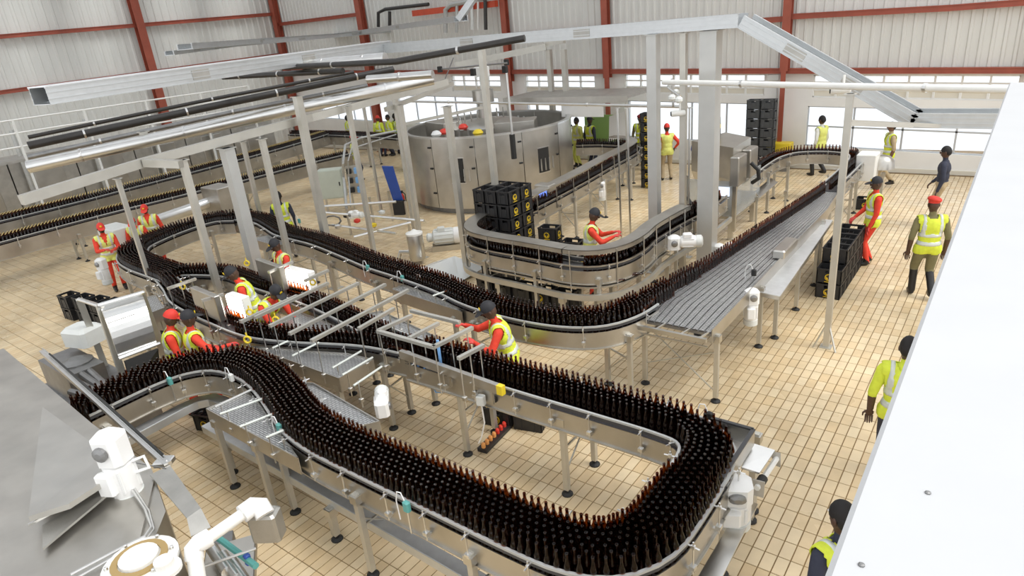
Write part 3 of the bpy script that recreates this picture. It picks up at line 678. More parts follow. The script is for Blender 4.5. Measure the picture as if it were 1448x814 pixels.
part('hatch_rim', 'steel_bright', t, lambda b: (b.beam(at(40, 742, 1.60), at(165, 676, 1.60), .02), b.beam(at(165, 676, 1.6), at(176, 650, 1.6), .02)))
part('lower_shelf', 'steel_rough', t, lambda b: b.slab([at(60, 742, 1.55), at(60, 775, 1.55), at(150, 700, 1.55), at(140, 695, 1.55)], .02))
part('seam', 'steel_dark', t, lambda b: b.beam(at(170, 650, 1.503), at(235, 662, 1.503), .008, .006))
fl_ = part('bearing_flange', 'white_paint', t, lambda b: b.lathe([(.27, 0), (.27, .03), (.24, .045), (.20, .045)], at(200, 797, 1.5), 24))
part('gasket_ring', 'gasket', fl_, lambda b: b.lathe([(.20, .03), (.20, .06), (.15, .06), (.15, .03)], at(200, 797, 1.5), 24))
part('hub_cap', 'white_paint', fl_, lambda b: b.lathe([(.14, .03), (.14, .08), (.06, .09), (.05, .12), (.02, .12)], at(200, 797, 1.5), 20))
for i in range(6):
    a = i*PI/3; part('bolt', 'steel_bright', fl_, lambda b: b.lathe([(.015, .03), (.015, .06), (.008, .065)], at(200, 797, 1.5)+V(.225*math.cos(a), .225*math.sin(a), .01), 8))
part('small_flange', 'white_paint', t, lambda b: (b.lathe([(.11, 0), (.11, .03), (.07, .04), (.07, .1), (.03, .1)], at(236, 806, 1.5), 18)))
part('conduit', 'steel_bright', t, lambda b: (b.tube([at(185, 690, 1.53), at(205, 720, 1.53), at(214, 745, 1.53), at(205, 758, 1.53), at(170, 775, 1.53), at(100, 812, 1.53)], .012, 6), b.tube([at(190, 690, 1.53), at(211, 722, 1.53), at(218, 748, 1.53), at(207, 763, 1.53), at(170, 782, 1.53), at(110, 816, 1.53)], .009, 6)), True)
for x, y in ((-3.3, 1.3), (1.6, .9), (2.4, -1.5), (-3.3, -1.7)): part('foot', 'rubber', t, lambda b: b.lathe([(.09, 0), (.09, .04), (.04, .06), (.04, .13)], (x, y, 0), 12))
q = P(157, 630, 1.95); m_ = gear_motor('white geared motor standing upright on the washer deck', q, .5, 1.5, True)
part('cable_loop', 'white_cover', m_, lambda b: b.tube([V(.08, .02, -.12), V(.15, .04, -.10), V(.16, .04, -.18), V(.08, .02, -.20)], .010, 6), True)
# white pipe frame beside the washer
t = thing('elbowed_pipe_arm', 'white elbowed pipe arm with hanging beige box beside the washer', 'pipe', P(290, 800, 0)); O = P(290, 800, 0)
part('pipe', 'white_paint', t, lambda b: b.tube([at(285, 850, 1.2), at(277, 800, 1.42), at(274, 780, 1.5)], .06, 10) and b.tube([at(290, 764, 1.52), at(350, 722, 1.55)], .05, 10), True)
part('elbow', 'white_cover', t, lambda b: b.tube([at(275, 790, 1.45), at(274, 775, 1.52), at(281, 768, 1.54), at(297, 759, 1.54)], .072, 10), True)
part('elbow', 'white_cover', t, lambda b: b.tube([at(342, 727, 1.55), at(358, 715, 1.56), at(368, 715, 1.55), at(375, 728, 1.49)], .078, 10), True)
part('post', 'white_paint', t, lambda b: b.tube([at(285, 850, 1.2), V(at(285, 850, 1.2).x, at(285, 850, 1.2).y, 0)], .05, 10))
part('hanging_box', 'steel_rough', t, lambda b: b.cbox(at(377, 740, 1.34), (.24, .17, .26), .02, .6))
t = thing('valve_block', 'cluster of steel cylinders with a green pipe beside the washer foot', 'valve block', P(320, 800, .0)); O = P(320, 800, 0)
part('green_pipe', 'teal', t, lambda b: b.tube([at(303, 756, 1.0), at(362, 800, 1.0)], .03, 8))
for i in range(3): part('cylinder', 'steel_bright', t, lambda b: b.tube([at(300+i*14, 775+i*10, .85), at(322+i*14, 808+i*10, .85)], .055, 10), True)
part('base_plate', 'steel_plate', t, lambda b: b.cbox(at(325, 805, .7), (.7, .45, .08), .01, -.6))
part('stand', 'steel_dark', t, lambda b: b.box(at(325, 805, .33), (.3, .2, .66), -.6)); part('blue_clip', 'blue', t, lambda b: b.cbox(at(350, 790, 1.0), (.05, .05, .1), .008))
part('rod', 'steel', t, lambda b: b.tube([at(290, 800, 1.1), at(362, 775, 1.1)], .012, 6))
# ---- crate washer drum beside the front lane
O = V(-10.2, 3.1, 0); t = thing('drum_machine', 'machine with silver curved drum cover held between slanted steel frames', 'machine', O)
a0, a1, b0, b1 = at(140, 430, 1.95), at(200, 413, 1.95), at(168, 505, 1.30), at(222, 485, 1.30)
def drum(b):
    n = 12; vs = []
    for i in range(n+1):
        u = i/n; bul = math.sin(u*PI)*.16
        l = a0.lerp(b0, u); r = a1.lerp(b1, u); sh = V(bul*.9, -bul*.25, bul)
        vs += [l+sh, r+sh, l+sh-V(.02, 0, .02), r+sh-V(.02, 0, .02)]
    for i in range(n):
        k = 4*i; b.add([vs[k], vs[k+1], vs[k+5], vs[k+4], vs[k+2], vs[k+3], vs[k+7], vs[k+6]], [(0, 3, 2, 1), (4, 5, 6, 7), (0, 4, 7, 3), (1, 2, 6, 5)])
part('drum_cover', 'steel_bright', t, drum, True)
for p, q_ in (((140, 430, 1.97), (185, 565, .6)), ((200, 413, 1.97), (236, 515, .6)), ((112, 423, 1.9), (150, 520, .5))):
    part('side_frame', 'post_steel', t, lambda b: b.beam(at(*p), at(*q_), .09, .05))
part('top_bar', 'steel_bright', t, lambda b: (b.tube([at(138, 432, 1.99), at(203, 413, 1.99)], .03, 8), b.tube([at(112, 423, 1.92), at(140, 432, 1.97)], .03, 8)))
part('lower_bar', 'steel_bright', t, lambda b: b.tube([at(168, 507, 1.30), at(226, 485, 1.30)], .025, 8)); part('cover_bar', 'steel_bright', t, lambda b: b.tube([at(152, 456, 1.98), at(190, 443, 1.98)], .015, 6))
part('drive_housing', 'motor_grey', t, lambda b: b.cbox(at(118, 472, 1.25), (.5, .4, .28), .05, .3)); part('gear_case', 'steel_dark', t, lambda b: b.lathe([(.22, 0), (.22, .12), (.1, .16)], at(112, 520, .9), 16))
part('base_frame', 'steel_dark', t, lambda b: (b.box((-.3, -.2, .3), (1.8, .9, .5)), b.box((-.5, -.35, .75), (1.1, .5, .5))))
for i in range(5): part('roller', 'steel_dark', t, lambda b: b.tube([at(100, 500+i*18, .95), at(150, 545+i*8, .95)], .05, 8))
part('chute', 'rubber', t, lambda b: b.slab([at(175, 510, 1.25), at(222, 492, 1.25), at(225, 520, .9), at(185, 545, .9)], .03))
for x, y in ((-1.0, .1), (.4, .1), (-1.0, -.5), (.4, -.5)): part('foot', 'rubber', t, lambda b: b.lathe([(.07, 0), (.07, .03), (.03, .05)], (x, y, 0), 10))
# ---- the filler with its curved housing
FC = V(-13.35, 16.3, 0); t = thing('bottle_filler', 'large round stainless filling machine with brushed curved housing', 'machine', FC)
R0 = 2.62; HZ = 2.2
def arcpanel(b, a0, a1, r, z0, z1, th=.03, n=8):
    vs = []
    for i in range(n+1):
        a = a0+(a1-a0)*i/n; c, s = math.cos(a), math.sin(a)
        vs += [(r*c, r*s, z0), (r*c, r*s, z1), ((r-th)*c, (r-th)*s, z0), ((r-th)*c, (r-th)*s, z1)]
    fs = []
    for i in range(n):
        k = 4*i; fs += [(k, k+4, k+5, k+1), (k+2, k+3, k+7, k+6), (k+1, k+5, k+7, k+3), (k, k+2, k+6, k+4)]
    fs += [(0, 1, 3, 2), (4*n, 4*n+2, 4*n+3, 4*n+1)]
    b.add(vs, fs)
NPAN = 12
for k in range(NPAN):
    a0, a1 = 2*PI*k/NPAN+.004, 2*PI*(k+1)/NPAN-.004
    pn = part('housing_panel', 'steel', t, lambda b: arcpanel(b, a0, a1, R0, .18, HZ), True)
    am = a1-.03
    for z in (.62, 1.35, 1.95): part('hinge', 'rubber', pn, lambda b: b.box(((R0+.01)*math.cos(am), (R0+.01)*math.sin(am), z), (.05, .1, .045), am))
    if k in (7, 9, 11):
        ac, hw = (a0+a1)/2, .075
        if k == 9: ac = a0+.3
        part('window', 'rubber', pn, lambda b: arcpanel(b, ac-hw, ac+hw, R0+.008, .95, 1.65, .02, 4), True)
        part('window_frame', 'steel_bright', pn, lambda b: (arcpanel(b, ac-hw-.012, ac+hw+.012, R0+.012, 1.65, 1.68, .02, 4), arcpanel(b, ac-hw-.012, ac+hw+.012, R0+.012, .92, .95, .02, 4)), True)
        for j in range(4):
            aj = ac-hw+.03+j*.06; part('filling_nozzle', 'steel_bright', pn, lambda b: b.tube([((R0+.014)*math.cos(aj), (R0+.014)*math.sin(aj), 1.0), ((R0+.014)*math.cos(aj), (R0+.014)*math.sin(aj), 1.35)], [.03, .015], 6))  # tapered bottle shapes added over the dark window
part('rim', 'steel_bright', t, lambda b: arcpanel(b, 0, 2*PI, R0+.02, HZ-.01, HZ+.04, .14, 48), True)
part('skirt', 'steel_dark', t, lambda b: arcpanel(b, 0, 2*PI, R0-.15, .0, .2, .1, 32))
part('inner_deck', 'steel_rough', t, lambda b: b.lathe([(R0-.05, 1.6), (R0-.05, 1.62), (.4, 1.66)], n=40))
part('filler_bowl', 'steel', t, lambda b: b.lathe([(1.2, 1.62), (1.25, 2.0), (1.25, 2.15), (1.1, 2.22), (.2, 2.35)], (-.3, .3, 0), 32), True)
for j in range(24):
    a = j*2*PI/24; part('filling_valve', 'steel_bright', t, lambda b: b.tube([(-.3+1.34*math.cos(a), .3+1.34*math.sin(a), 1.7), (-.3+1.34*math.cos(a), .3+1.34*math.sin(a), 2.2)], .035, 6))
part('product_column', 'steel', t, lambda b: b.lathe([(.2, 2.3), (.2, 2.8), (.34, 2.82), (.34, 3.2), (.05, 3.22)], (-.3, .3, 0), 16), True)
part('control_tower', 'white_paint', t, lambda b: b.cbox((-.25, .3, 3.75), (.42, .3, .3), .03)); part('tower_stem', 'white_paint', t, lambda b: b.tube([(-.3, .3, 3.2), (-.3, .3, 3.65)], .06, 10))
for px, py, c in ((628, 187, 'red_valve'), (655, 180, 'red_valve'), (676, 188, 'yellow'), (617, 190, 'white_cover')):
    q = P(px, py, 2.25)-FC; part('coupling', c, t, lambda b: b.lathe([(.12, 0), (.16, .06), (.1, .14), (.04, .16)], q+V(0, 0, -.05), 12), True)
for i in range(9): q = P(650+i*9, 184-i*1.5, 2.1)-FC; part('guard_post', 'steel', t, lambda b: b.beam(q, q+V(0, 0, .5), .03))
part('cabinet', 'steel_plate', t, lambda b: b.cbox((1.35, -.3, 2.0), (1.2, .9, .75), .02, .5)); part('cabinet', 'steel_plate', t, lambda b: b.cbox((-1.3, -.6, 2.0), (1.2, .7, .75), .02, -.3))
# access hood beside the filler
t = thing('machine_canopy', 'flat dark roof panel on thin posts above the filler outlet', 'canopy', (-11.4, 18.9, 0)); O = V(-11.4, 18.9, 0)
part('roof', 'steel_rough', t, lambda b: b.box((-.2, 0, 2.72), (4.6, 1.9, .08))); part('fascia', 'steel_plate', t, lambda b: b.box((-.2, -.96, 2.66), (4.6, .03, .2)))
for x, y in ((-2.4, -.85), (2.0, -.85), (-2.4, .85), (2.0, .85)): part('post', 'post_steel', t, lambda b: b.box((x, y, 1.34), (.07, .07, 2.68)))
part('panel', 'plaster', t, lambda b: b.box((.5, -.9, 2.35), (1.5, .03, .42)))
# ---- coder / labelling machine on the right
t = thing('labelling_machine', 'boxy stainless labelling machine with sloped hood behind the large column', 'machine', (-5.3, 14.6, 0)); O = V(-5.3, 14.6, 0)
k0, k1, k2, k3 = at(1037, 209, 2.12), at(1062, 194, 2.12), at(1026, 187, 2.12), at(978, 199, 2.12)
hood = [k0, k1, k2, k3]
def fr(b):
    lo = [V(p.x, p.y, 1.42) for p in hood]; c = sum((p for p in lo), V(0, 0, 0))/4
    lo2 = [c+(p-c)*.86+V(0, 0, -.28) for p in lo]
    vs = lo2+lo+hood; fs = [(3, 2, 1, 0), (8, 9, 10, 11)]
    for k in range(2):
        for i in range(4): j = (i+1) % 4; fs.append((4*k+i, 4*k+j, 4*k+4+j, 4*k+4+i))
    b.add(vs, fs)
part('hood', 'steel', t, fr)
mid_ = (k0+k1)/2; dd = (k1-k0).normalized(); nrm = V(dd.y, -dd.x, 0)
for s in (-.55, .25): part('side_box', 'steel_plate', t, lambda b: b.cbox(V(mid_.x, mid_.y, 1.65)+dd*s+nrm*.1, (.55, .2, .62), .02, math.atan2(dd.y, dd.x)))
cc = sum(hood, V(0, 0, 0))/4
part('base', 'steel_plate', t, lambda b: b.box((cc.x, cc.y, .62), (1.0, 1.6, .26)))
for x, y in ((-.45, -.75), (.45, -.75), (-.45, .75), (.45, .75)): part('leg', 'steel', t, lambda b: (b.box((cc.x+x, cc.y+y, .28), (.1, .1, .5)), b.lathe([(.07, 0), (.07, .03), (.03, .05)], (cc.x+x, cc.y+y, 0), 10)))
part('guard_panel', 'guard_clear', t, lambda b: b.box((cc.x+.56, cc.y, .98), (.02, 1.7, .8))); part('guard_panel', 'guard_clear', t, lambda b: b.box((cc.x, cc.y-.88, .98), (1.1, .02, .8)))
part('corner_post', 'steel', t, lambda b: (b.box((cc.x+.56, cc.y-.88, .85), (.08, .08, 1.2)), b.box((cc.x-.56, cc.y-.88, .85), (.08, .08, 1.2))))
part('glue_unit', 'blue', t, lambda b: (b.lathe([(.07, 0), (.09, .05), (.07, .16), (.03, .2)], at(982, 214, 1.75), 12), b.tube([at(982, 218, 1.7), at(983, 235, 1.3)], .02, 6)))
part('black_hose', 'rubber', t, lambda b: b.tube([at(1062, 230, 1.7), at(1072, 240, 1.55), at(1073, 252, 1.35), at(1064, 258, 1.2)], .045, 8), True)
part('black_hose', 'rubber', t, lambda b: b.tube([at(972, 280, 1.2), at(985, 300, 1.1), at(986, 318, .9), at(976, 328, .8)], .04, 8), True)
part('signal_light', 'rubber', t, lambda b: b.tube([at(1016, 190, 2.1), at(1016, 166, 2.6)], .05, 8)); part('signal_band', 'yellow', t, lambda b: b.tube([at(1016, 180, 2.32), at(1016, 175, 2.42)], .054, 8))
part('status_panel', 'screen_light', t, lambda b: b.box((cc.x+.3, cc.y-.9, 1.15), (.3, .02, .2)))
# touch panel at the start of the discharge conveyor
q = P(768, 275, 1.3); t = thing('control_panel', 'small control panel with blue screen at the discharge lid end', 'panel', (q.x, q.y, 0))
part('case', 'steel_plate', t, lambda b: b.cbox((0, .1, 1.32), (.42, .3, .42), .02)); part('screen', 'screen', t, lambda b: b.box((.03, -.056, 1.34), (.22, .012, .2))); part('post', 'post_steel', t, lambda b: b.box((0, .1, .55), (.08, .08, 1.1)))
part('foot', 'rubber', t, lambda b: b.lathe([(.08, 0), (.08, .03), (.05, .04)], (0, .1, 0), 12))
# ---- pump skid
q = P(592, 372, 0); O = V(q.x, q.y, 0); t = thing('pump_tank', 'upright steel vessel of the pump skid', 'tank', O)
part('vessel', 'steel', t, lambda b: b.lathe([(.17, .1), (.19, .14), (.19, .72), (.17, .76), (.05, .78)], n=20), True); part('lid', 'white_paint', t, lambda b: b.lathe([(.2, .72), (.2, .76), (.08, .8), (.02, .84)], n=20), True)
for i in range(3): a = i*2.1; part('leg', 'steel', t, lambda b: b.box((.14*math.cos(a), .14*math.sin(a), .06), (.04, .04, .12)))
part('inlet_pipe', 'steel_bright', t, lambda b: b.tube([(-.1, -.1, .3), (-.35, -.2, .3), (-.42, -.22, .12)], .05, 8), True)
q = P(632, 352, 0); t = thing('pump_motor', 'large white ribbed electric pump motor on a floor skid', 'motor', (q.x, q.y, 0), .7)
part('body', 'motor_grey', t, lambda b: b.lathe([(.14, -.3), (.19, -.27), (.19, .2), (.17, .24)], (0, 0, .34), 20, mtx=Matrix.Rotation(PI/2, 3, 'Y')), True)
for i in range(14): a = i*2*PI/14; part('cooling_fin', 'motor_grey', t, lambda b: b.box((-.03, .195*math.cos(a), .34+.195*math.sin(a)), (.44, .014, .014)))
part('fan_cover', 'white_cover', t, lambda b: b.lathe([(.2, .22), (.2, .34), (.15, .37)], (0, 0, .34), 20, mtx=Matrix.Rotation(PI/2, 3, 'Y')), True)
part('terminal_box', 'motor_grey', t, lambda b: b.cbox((-.08, -.05, .55), (.18, .14, .1), .015)); part('base', 'steel', t, lambda b: (b.box((0, -.13, .07), (.7, .05, .14)), b.box((0, .13, .07), (.7, .05, .14))))
part('coupling', 'motor_grey', t, lambda b: b.lathe([(.1, -.3), (.12, -.42), (.08, -.46)][::-1], (0, 0, .34), 14, mtx=Matrix.Rotation(PI/2, 3, 'Y')), True)
q = P(640, 385, 0); t = thing('cover_sheet', 'white plastic sheet lying on the floor behind the middle lane', 'sheet', (q.x, q.y, 0))
part('sheet', 'clear_film', t, lambda b: b.slab([V(-.9, -.35, .02), V(.6, -.45, .03), V(.7, .3, .12), V(-.3, .45, .2), V(-.8, .2, .05)], .01))
# ---- pipe skid behind the middle lane
q = P(505, 325, 0); O = V(q.x, q.y, 0); t = thing('pipe_skid', 'low pipework skid with valves and cables behind the middle lane', 'skid', O)
for p0, p1 in (((455, 292, .9), (560, 285, .9)), ((455, 300, .7), (600, 312, .7)), ((470, 318, .35), (560, 330, .35)), ((500, 335, .35), (590, 312, .35))): part('pipe', 'steel_bright', t, lambda b: b.tube([at(*p0), at(*p1)], .035, 8), True)
for px, py in ((462, 325), (497, 332), (530, 322), (556, 312), (580, 330)): part('leg', 'steel', t, lambda b: b.beam(at(px, py, .0), V(at(px, py, 0).x, at(px, py, 0).y, .9), .05))
for px, py, c in ((505, 312, 'red_valve'), (528, 318, 'yellow'), (478, 320, 'steel_bright'), (540, 300, 'motor_grey'), (490, 305, 'rubber'), (520, 305, 'rubber')): part('valve', c, t, lambda b: b.lathe([(.03, -.06), (.09, -.03), (.09, .03), (.03, .06)], at(px, py, .5), 12))
part('cable_bundle', 'rail_plastic', t, lambda b: (b.tube([at(485, 230, 1.9), at(488, 205, 2.1), at(510, 195, 2.1), at(560, 185, 2.15)], .035, 8), b.tube([at(490, 295, .8), at(486, 250, 1.4), at(485, 230, 1.9)], .035, 8), b.tube([at(496, 292, .8), at(493, 250, 1.4), at(492, 228, 1.9), at(497, 210, 2.0), at(560, 190, 2.1)], .02, 6)), True)
part('coiled_hose', 'steel_dark', t, lambda b: b.tube([at(470+12*math.cos(i*.7), 312+7*math.sin(i*.7), .25+.01*i) for i in range(18)], .025, 6), True)
q = P(478, 300, 0); t = thing('electrical_cabinet', 'pale green electrical cabinet on the pipe skid', 'cabinet', (q.x, q.y, 0), .65)
part('body', 'cabinet_paint', t, lambda b: b.cbox((0, 0, .95), (.75, .4, .9), .015)); part('door', 'cabinet_paint', t, lambda b: b.cbox((0, -.21, .95), (.7, .02, .84), .005)); part('handle', 'rubber', t, lambda b: b.box((.28, -.225, .95), (.03, .02, .12)))
for x in (-.3, .3): part('leg', 'steel', t, lambda b: b.box((x, 0, .25), (.06, .06, .5)))
q = P(510, 295, 0); t = thing('pump_station', 'small dosing station with blue pumps on a grey board', 'pump', (q.x, q.y, 0), .7)
part('board', 'steel_plate', t, lambda b: b.box((0, 0, .95), (.5, .04, .9)))
for z in (.65, .95, 1.25): part('dosing_pump', 'hose_blue', t, lambda b: b.cbox((.1, -.08, z), (.16, .12, .18), .02)); part('black_box', 'rubber', t, lambda b: b.cbox((-.14, -.08, z), (.14, .1, .16), .02))
for x in (-.2, .2): part('leg', 'steel', t, lambda b: b.box((x, .03, .48), (.05, .05, .96)))
q = P(566, 303, 0); t = thing('information_board', 'leaning blue board with black foot beside the filler', 'board', (q.x, q.y, 0), .35)
part('panel', 'blue', t, lambda b: b.slab([V(-.17, .02, .42), V(.15, .02, .40), V(.1, -.2, 1.5), V(-.25, -.2, 1.52)], .04)); part('base', 'rubber', t, lambda b: b.cbox((0, .02, .22), (.36, .2, .44), .02)); part('prop', 'steel', t, lambda b: b.tube([(-.2, .2, 0), (-.12, -.02, .95)], .02, 6))
q = P(592, 290, 0); t = thing('fire_extinguisher', 'small red fire extinguisher standing by the filler housing', 'extinguisher', (q.x-.1, q.y-.55, 0))
part('cylinder', 'red_valve', t, lambda b: b.lathe([(.07, 0), (.075, .02), (.075, .42), (.04, .5), (.03, .52)], n=14), True); part('valve', 'rubber', t, lambda b: b.cbox((0, 0, .56), (.05, .1, .08), .01)); part('hose', 'rubber', t, lambda b: b.tube([(0, .04, .55), (.09, .06, .48), (.1, .04, .15)], .015, 6), True)
q = P(790, 338, 0)
# ---- green board and white sheet near the back windows
q = PY(850, 175, 20.6); t = thing('display_board', 'green display board standing before the back windows', 'board', (q.x, 20.6, 0))
part('panel', 'green_board', t, lambda b: b.box((0, 0, 1.3), (1.3, .05, 1.0)))
for x in (-.6, .6): part('leg', 'steel', t, lambda b: (b.box((x, .05, .9), (.05, .05, 1.8)), b.box((x, .05, .02), (.06, .5, .04))))
q = PY(872, 175, 19.6); t = thing('notice_board', 'tilted white notice sheet on a stand beside the green board', 'board', (q.x, 19.6, 0), .3)
part('sheet', 'sealed_white', t, lambda b: b.slab([V(-.28, 0, 1.1), V(.28, .0, 1.25), V(.3, .1, 2.05), V(-.26, .1, 1.9)], .02)); part('stand', 'steel', t, lambda b: (b.tube([(0, .08, 0), (0, .08, 1.5)], .025, 6), b.lathe([(.2, 0), (.2, .02), (.03, .03)], (0, .08, 0), 12)))
q = PY(1095, 178, 21.2); t = thing('wall_bench', 'low yellow box at the foot of the back wall', 'box', (q.x+.1, 21.2, 0))
part('box', 'yellow', t, lambda b: b.cbox((0, 0, .62), (.9, .4, .5), .02)); part('stand', 'steel_dark', t, lambda b: b.box((0, 0, .18), (.8, .34, .37)))
# geared motors on the conveyors
for lab, px, py, z, rz, s, v in (
    ('white capped geared motor at the front loop outer end', 1040, 690, 1.02, .45, 1.8, True),
    ('white geared motor on the right side of the chain table', 1063, 418, 1.02, .6, 1.15, True),
    ('white geared motor at the far left bend', 143, 372, .95, .3, 1.25, True),
    ('small white motor under the discharge conveyor', 851, 262, .9, .5, 1.0, True),
    ('white motor behind the single file of bottles', 1017, 352, .55, .3, 1.1, False),
    ('white motor at the end of the back mesh table', 540, 575, 1.08, 2.4, 1.0, False),
    ('white motor with bent cover beside the packing line', 953, 342, 1.05, .5, 1.3, False),
    ('white motor beside the middle lane under a plastic sheet', 497, 303, 1.0, .2, .9, False),
    ('white motor below the packing line shelf', 590, 385, .8, .4, .8, False)):
    gm_ = gear_motor(lab, P(px, py, z), rz, s, v)
    if 'outer end' in lab: gm_.scale = (1.65, 1.65, 1.0)
# ================================================================== overhead trays, pipes, posts
def cable_tray(label, pts, w=.45, h=.18, matk='galvanized', rung=.45, cover=False):
    c = Vector(pts[0]); c0 = V(c.x, c.y, 0); t = thing('cable_tray', label, 'cable tray', c0)
    pts = [Vector(p)-c0 for p in pts]
    for a, b_ in zip(pts, pts[1:]):
        d = (b_-a).normalized(); s = d.cross(V(0, 0, 1)).normalized(); u = s.cross(d)
        part('tray_floor', matk, t, lambda b: b.beam(a, b_, w, .012))
        for k in (1, -1):
            o = s*(k*w/2)+u*(h/2)
            sr = part('side_rail', matk, t, lambda b: (b.beam(a+o, b_+o, .012, h), b.beam(a+o+u*h/2, b_+o+u*h/2, .05, .014), b.beam(a+o-u*h/2, b_+o-u*h/2, .05, .014), b.beam(a+o+u*h*.2, b_+o+u*h*.2, .04, .012), b.beam(a+o-u*h*.18, b_+o-u*h*.18, .04, .012)))
        L = (b_-a).length
        for i in range(int(L/rung)):
            q = a+d*((i+.5)*rung); part('rung', matk, t, lambda b: b.beam(q-s*w/2+u*.015, q+s*w/2+u*.015, .04, .02))
        for f in (.33, .66):
            q = a.lerp(b_, f)
            if L > 2:
                for k in (1, -1): part('splice_plate', 'steel_rough', t, lambda b: b.beam(q-d*.18+s*(k*(w/2+.012))+u*h/2, q+d*.18+s*(k*(w/2+.012))+u*h/2, .01, h*.7))
        if cover: part('cover', 'galvanized_white', t, lambda b: b.beam(a+u*(h+.02), b_+u*(h+.02), w+.06, .02))
    return t
Ta = P(60, 148, 4.55); Tb = V(-12.9, 12.0, 4.66); Tc = V(-4.02, 12.0, 4.60); Td = V(-1.35, 12.0, 2.98); Te = V(3.5, 12.0, 2.95)
cable_tray('long galvanized cable tray running high along the pipe rack, with white lid', [Ta, Tb], .5, .24, cover=True)
cable_tray('galvanized cable tray crossing the hall and sloping down on the right', [Tb, Tc, Td, Te], .5, .2)
cable_tray('second galvanized tray higher up behind, rising steeply to the roof', [P(262, 70, 5.22), P(480, 52, 5.25), P(652, 30, 5.22), P(690, -25, 6.1)], .4, .14, rung=.8)
cable_tray('low narrow tray behind the second tray on the left', [P(240, 78, 5.12), P(330, 66, 5.2), P(560, 45, 5.2)], .25, .1, rung=1.2)
def pipe(label, pts, r, matk, cat='pipe', name='overhead_pipe', clips=0, n=12):
    c = Vector(pts[0]); c0 = V(c.x, c.y, 0); t = thing(name, label, cat, c0); q = [Vector(p)-c0 for p in pts]
    part('tube', matk, t, lambda b: b.tube(q, r, n), True)
    for i in range(clips):
        f = (i+.5)/clips*(len(q)-1); k = min(int(f), len(q)-2); p = q[k].lerp(q[k+1], f-k); d = (q[k+1]-q[k]).normalized()
        part('pipe_clip', 'steel_bright', t, lambda b: b.tube([p-d*.02, p+d*.02], r+.012, n))
    return t
pipe('thick black pipe, upper one on the pipe rack', [P(40, 206, 3.6), P(330, 144, 3.92), P(556, 98, 4.2)], .085, 'black_pipe', clips=4)
pipe('thin black pipe just above the thick black pipe', [P(40, 194, 3.68), P(300, 140, 3.98), P(500, 102, 4.2)], .045, 'black_pipe', clips=3)
pipe('fat shiny stainless pipe on the pipe rack', [P(40, 236, 3.35), P(330, 172, 3.7), P(612, 112, 4.05)], .12, 'steel_bright', clips=4)
pipe('dark pipe tucked above the fat stainless pipe', [P(40, 222, 3.42), P(330, 158, 3.78), P(520, 121, 4.02)], .05, 'steel_dark', clips=3)
pipe('black pipe crossing behind the rack towards the centre', [P(315, 109, 4.5), P(485, 100, 4.45)], .06, 'black_pipe', clips=3)
pipe('black pipe climbing right behind the crossing tray', [P(400, 95, 4.62), P(560, 87, 4.6), P(742, 54, 4.78)], .055, 'black_pipe', clips=2)
pipe('grey duct under the second tray', [P(430, 92, 4.62), P(545, 82, 4.62)], .11, 'steel_bright', clips=2)
pipe('short stainless pipe end beside the beam top', [P(520, 112, 4.25), P(612, 105, 4.25)], .08, 'steel_bright', clips=1)
pipe('slim white pipe crossing high on the right', [P(938, 116, 3.8), P(1195, 122, 3.8), P(1448, 127, 3.8)], .045, 'white_paint', clips=2)
pipe('thin rail pipe spanning from the rack to the packing line', [P(562, 143, 3.2), P(830, 148, 3.2), P(972, 151, 3.2)], .03, 'steel_bright', clips=3)
def post(label, top, w=.1, matk='post_steel', base=True, name='support_post', z0=0.0):
    top = Vector(top); t = thing(name, label, 'post', (top.x, top.y, z0))
    h = top.z-z0
    part('tube', matk, t, lambda b: b.box((0, 0, h/2), (w, w, h)))
    if base: part('base_plate', matk, t, lambda b: b.box((0, 0, .008), (w+.12, w+.12, .016)))
    part('top_plate', matk, t, lambda b: b.box((0, 0, h-.006), (w+.06, w+.06, .012)))
    return t
post('slanted looking square post beside the inspection lanes', P(258, 226, 3.4), .11)
post('broad grey galvanized post in the left loop', P(320, 209, 3.4), .2, 'column_grey')
post('square post rising past the beam to the black pipe', P(420, 136, 4.1), .14)
post('square post behind the skid reaching the black pipe end', P(554, 110, 4.1), .1)
post('square post in front of the filler, left one', P(632, 150, 3.6), .12)
post('square post in front of the filler, right one reaching the tray', P(680, 64, 4.69), .11)
post('slim post left of the nearer inspection lane', P(166, 252, 3.1), .075)
post('slim post behind the capped inspector', P(370, 196, 3.45), .1)
post('slim post at the far left conveyors', P(343, 200, 3.0), .09)
post('slim post left of the skid cabinet', P(492, 150, 3.75), .09)
post('slim post right of the blue board', P(566, 148, 3.6), .09)
post('thin post far behind the skid', P(514, 150, 3.2), .07)
post('short post carrying the pipes on the rack', P(202, 186, 3.72), .12, base=False, z0=3.4)
post('grey column under the crossing tray, left of the packing loop exit', V(-5.55, 11.75, 4.6), .19, 'column_grey')
post('thickest grey column under the crossing tray', V(-4.55, 11.95, 4.58), .3, 'column_grey')
post('slim square mast between the two grey columns', P(967, 46, 4.58), .11)
post('thin rod post left of the grey columns', P(873, 152, 3.15), .03, 'steel_bright')
post('thin rod post second from the grey columns', P(887, 152, 3.15), .03, 'steel_bright')
post('thin rod post right beside the slim mast', P(975, 152, 3.15), .03, 'steel_bright')
tp = P(1168, 490, 0); t = post('slim pole standing alone on the tiles with splayed stays', V(tp.x, tp.y, 3.74), .085, base=False)
for dx, dy in ((-.16, -.1), (.16, -.14), (.02, .2)): part('stay', 'post_steel', t, lambda b: b.beam((dx, dy, 0), (dx*.2, dy*.2, .34), .02))
part('base_plate', 'post_steel', t, lambda b: b.box((0, 0, .006), (.16, .16, .012)))
part('arm', 'post_steel', t, lambda b: b.beam((0, 0, 3.35), P(1290, 178, 3.2)-V(tp.x, tp.y, 0), .05))
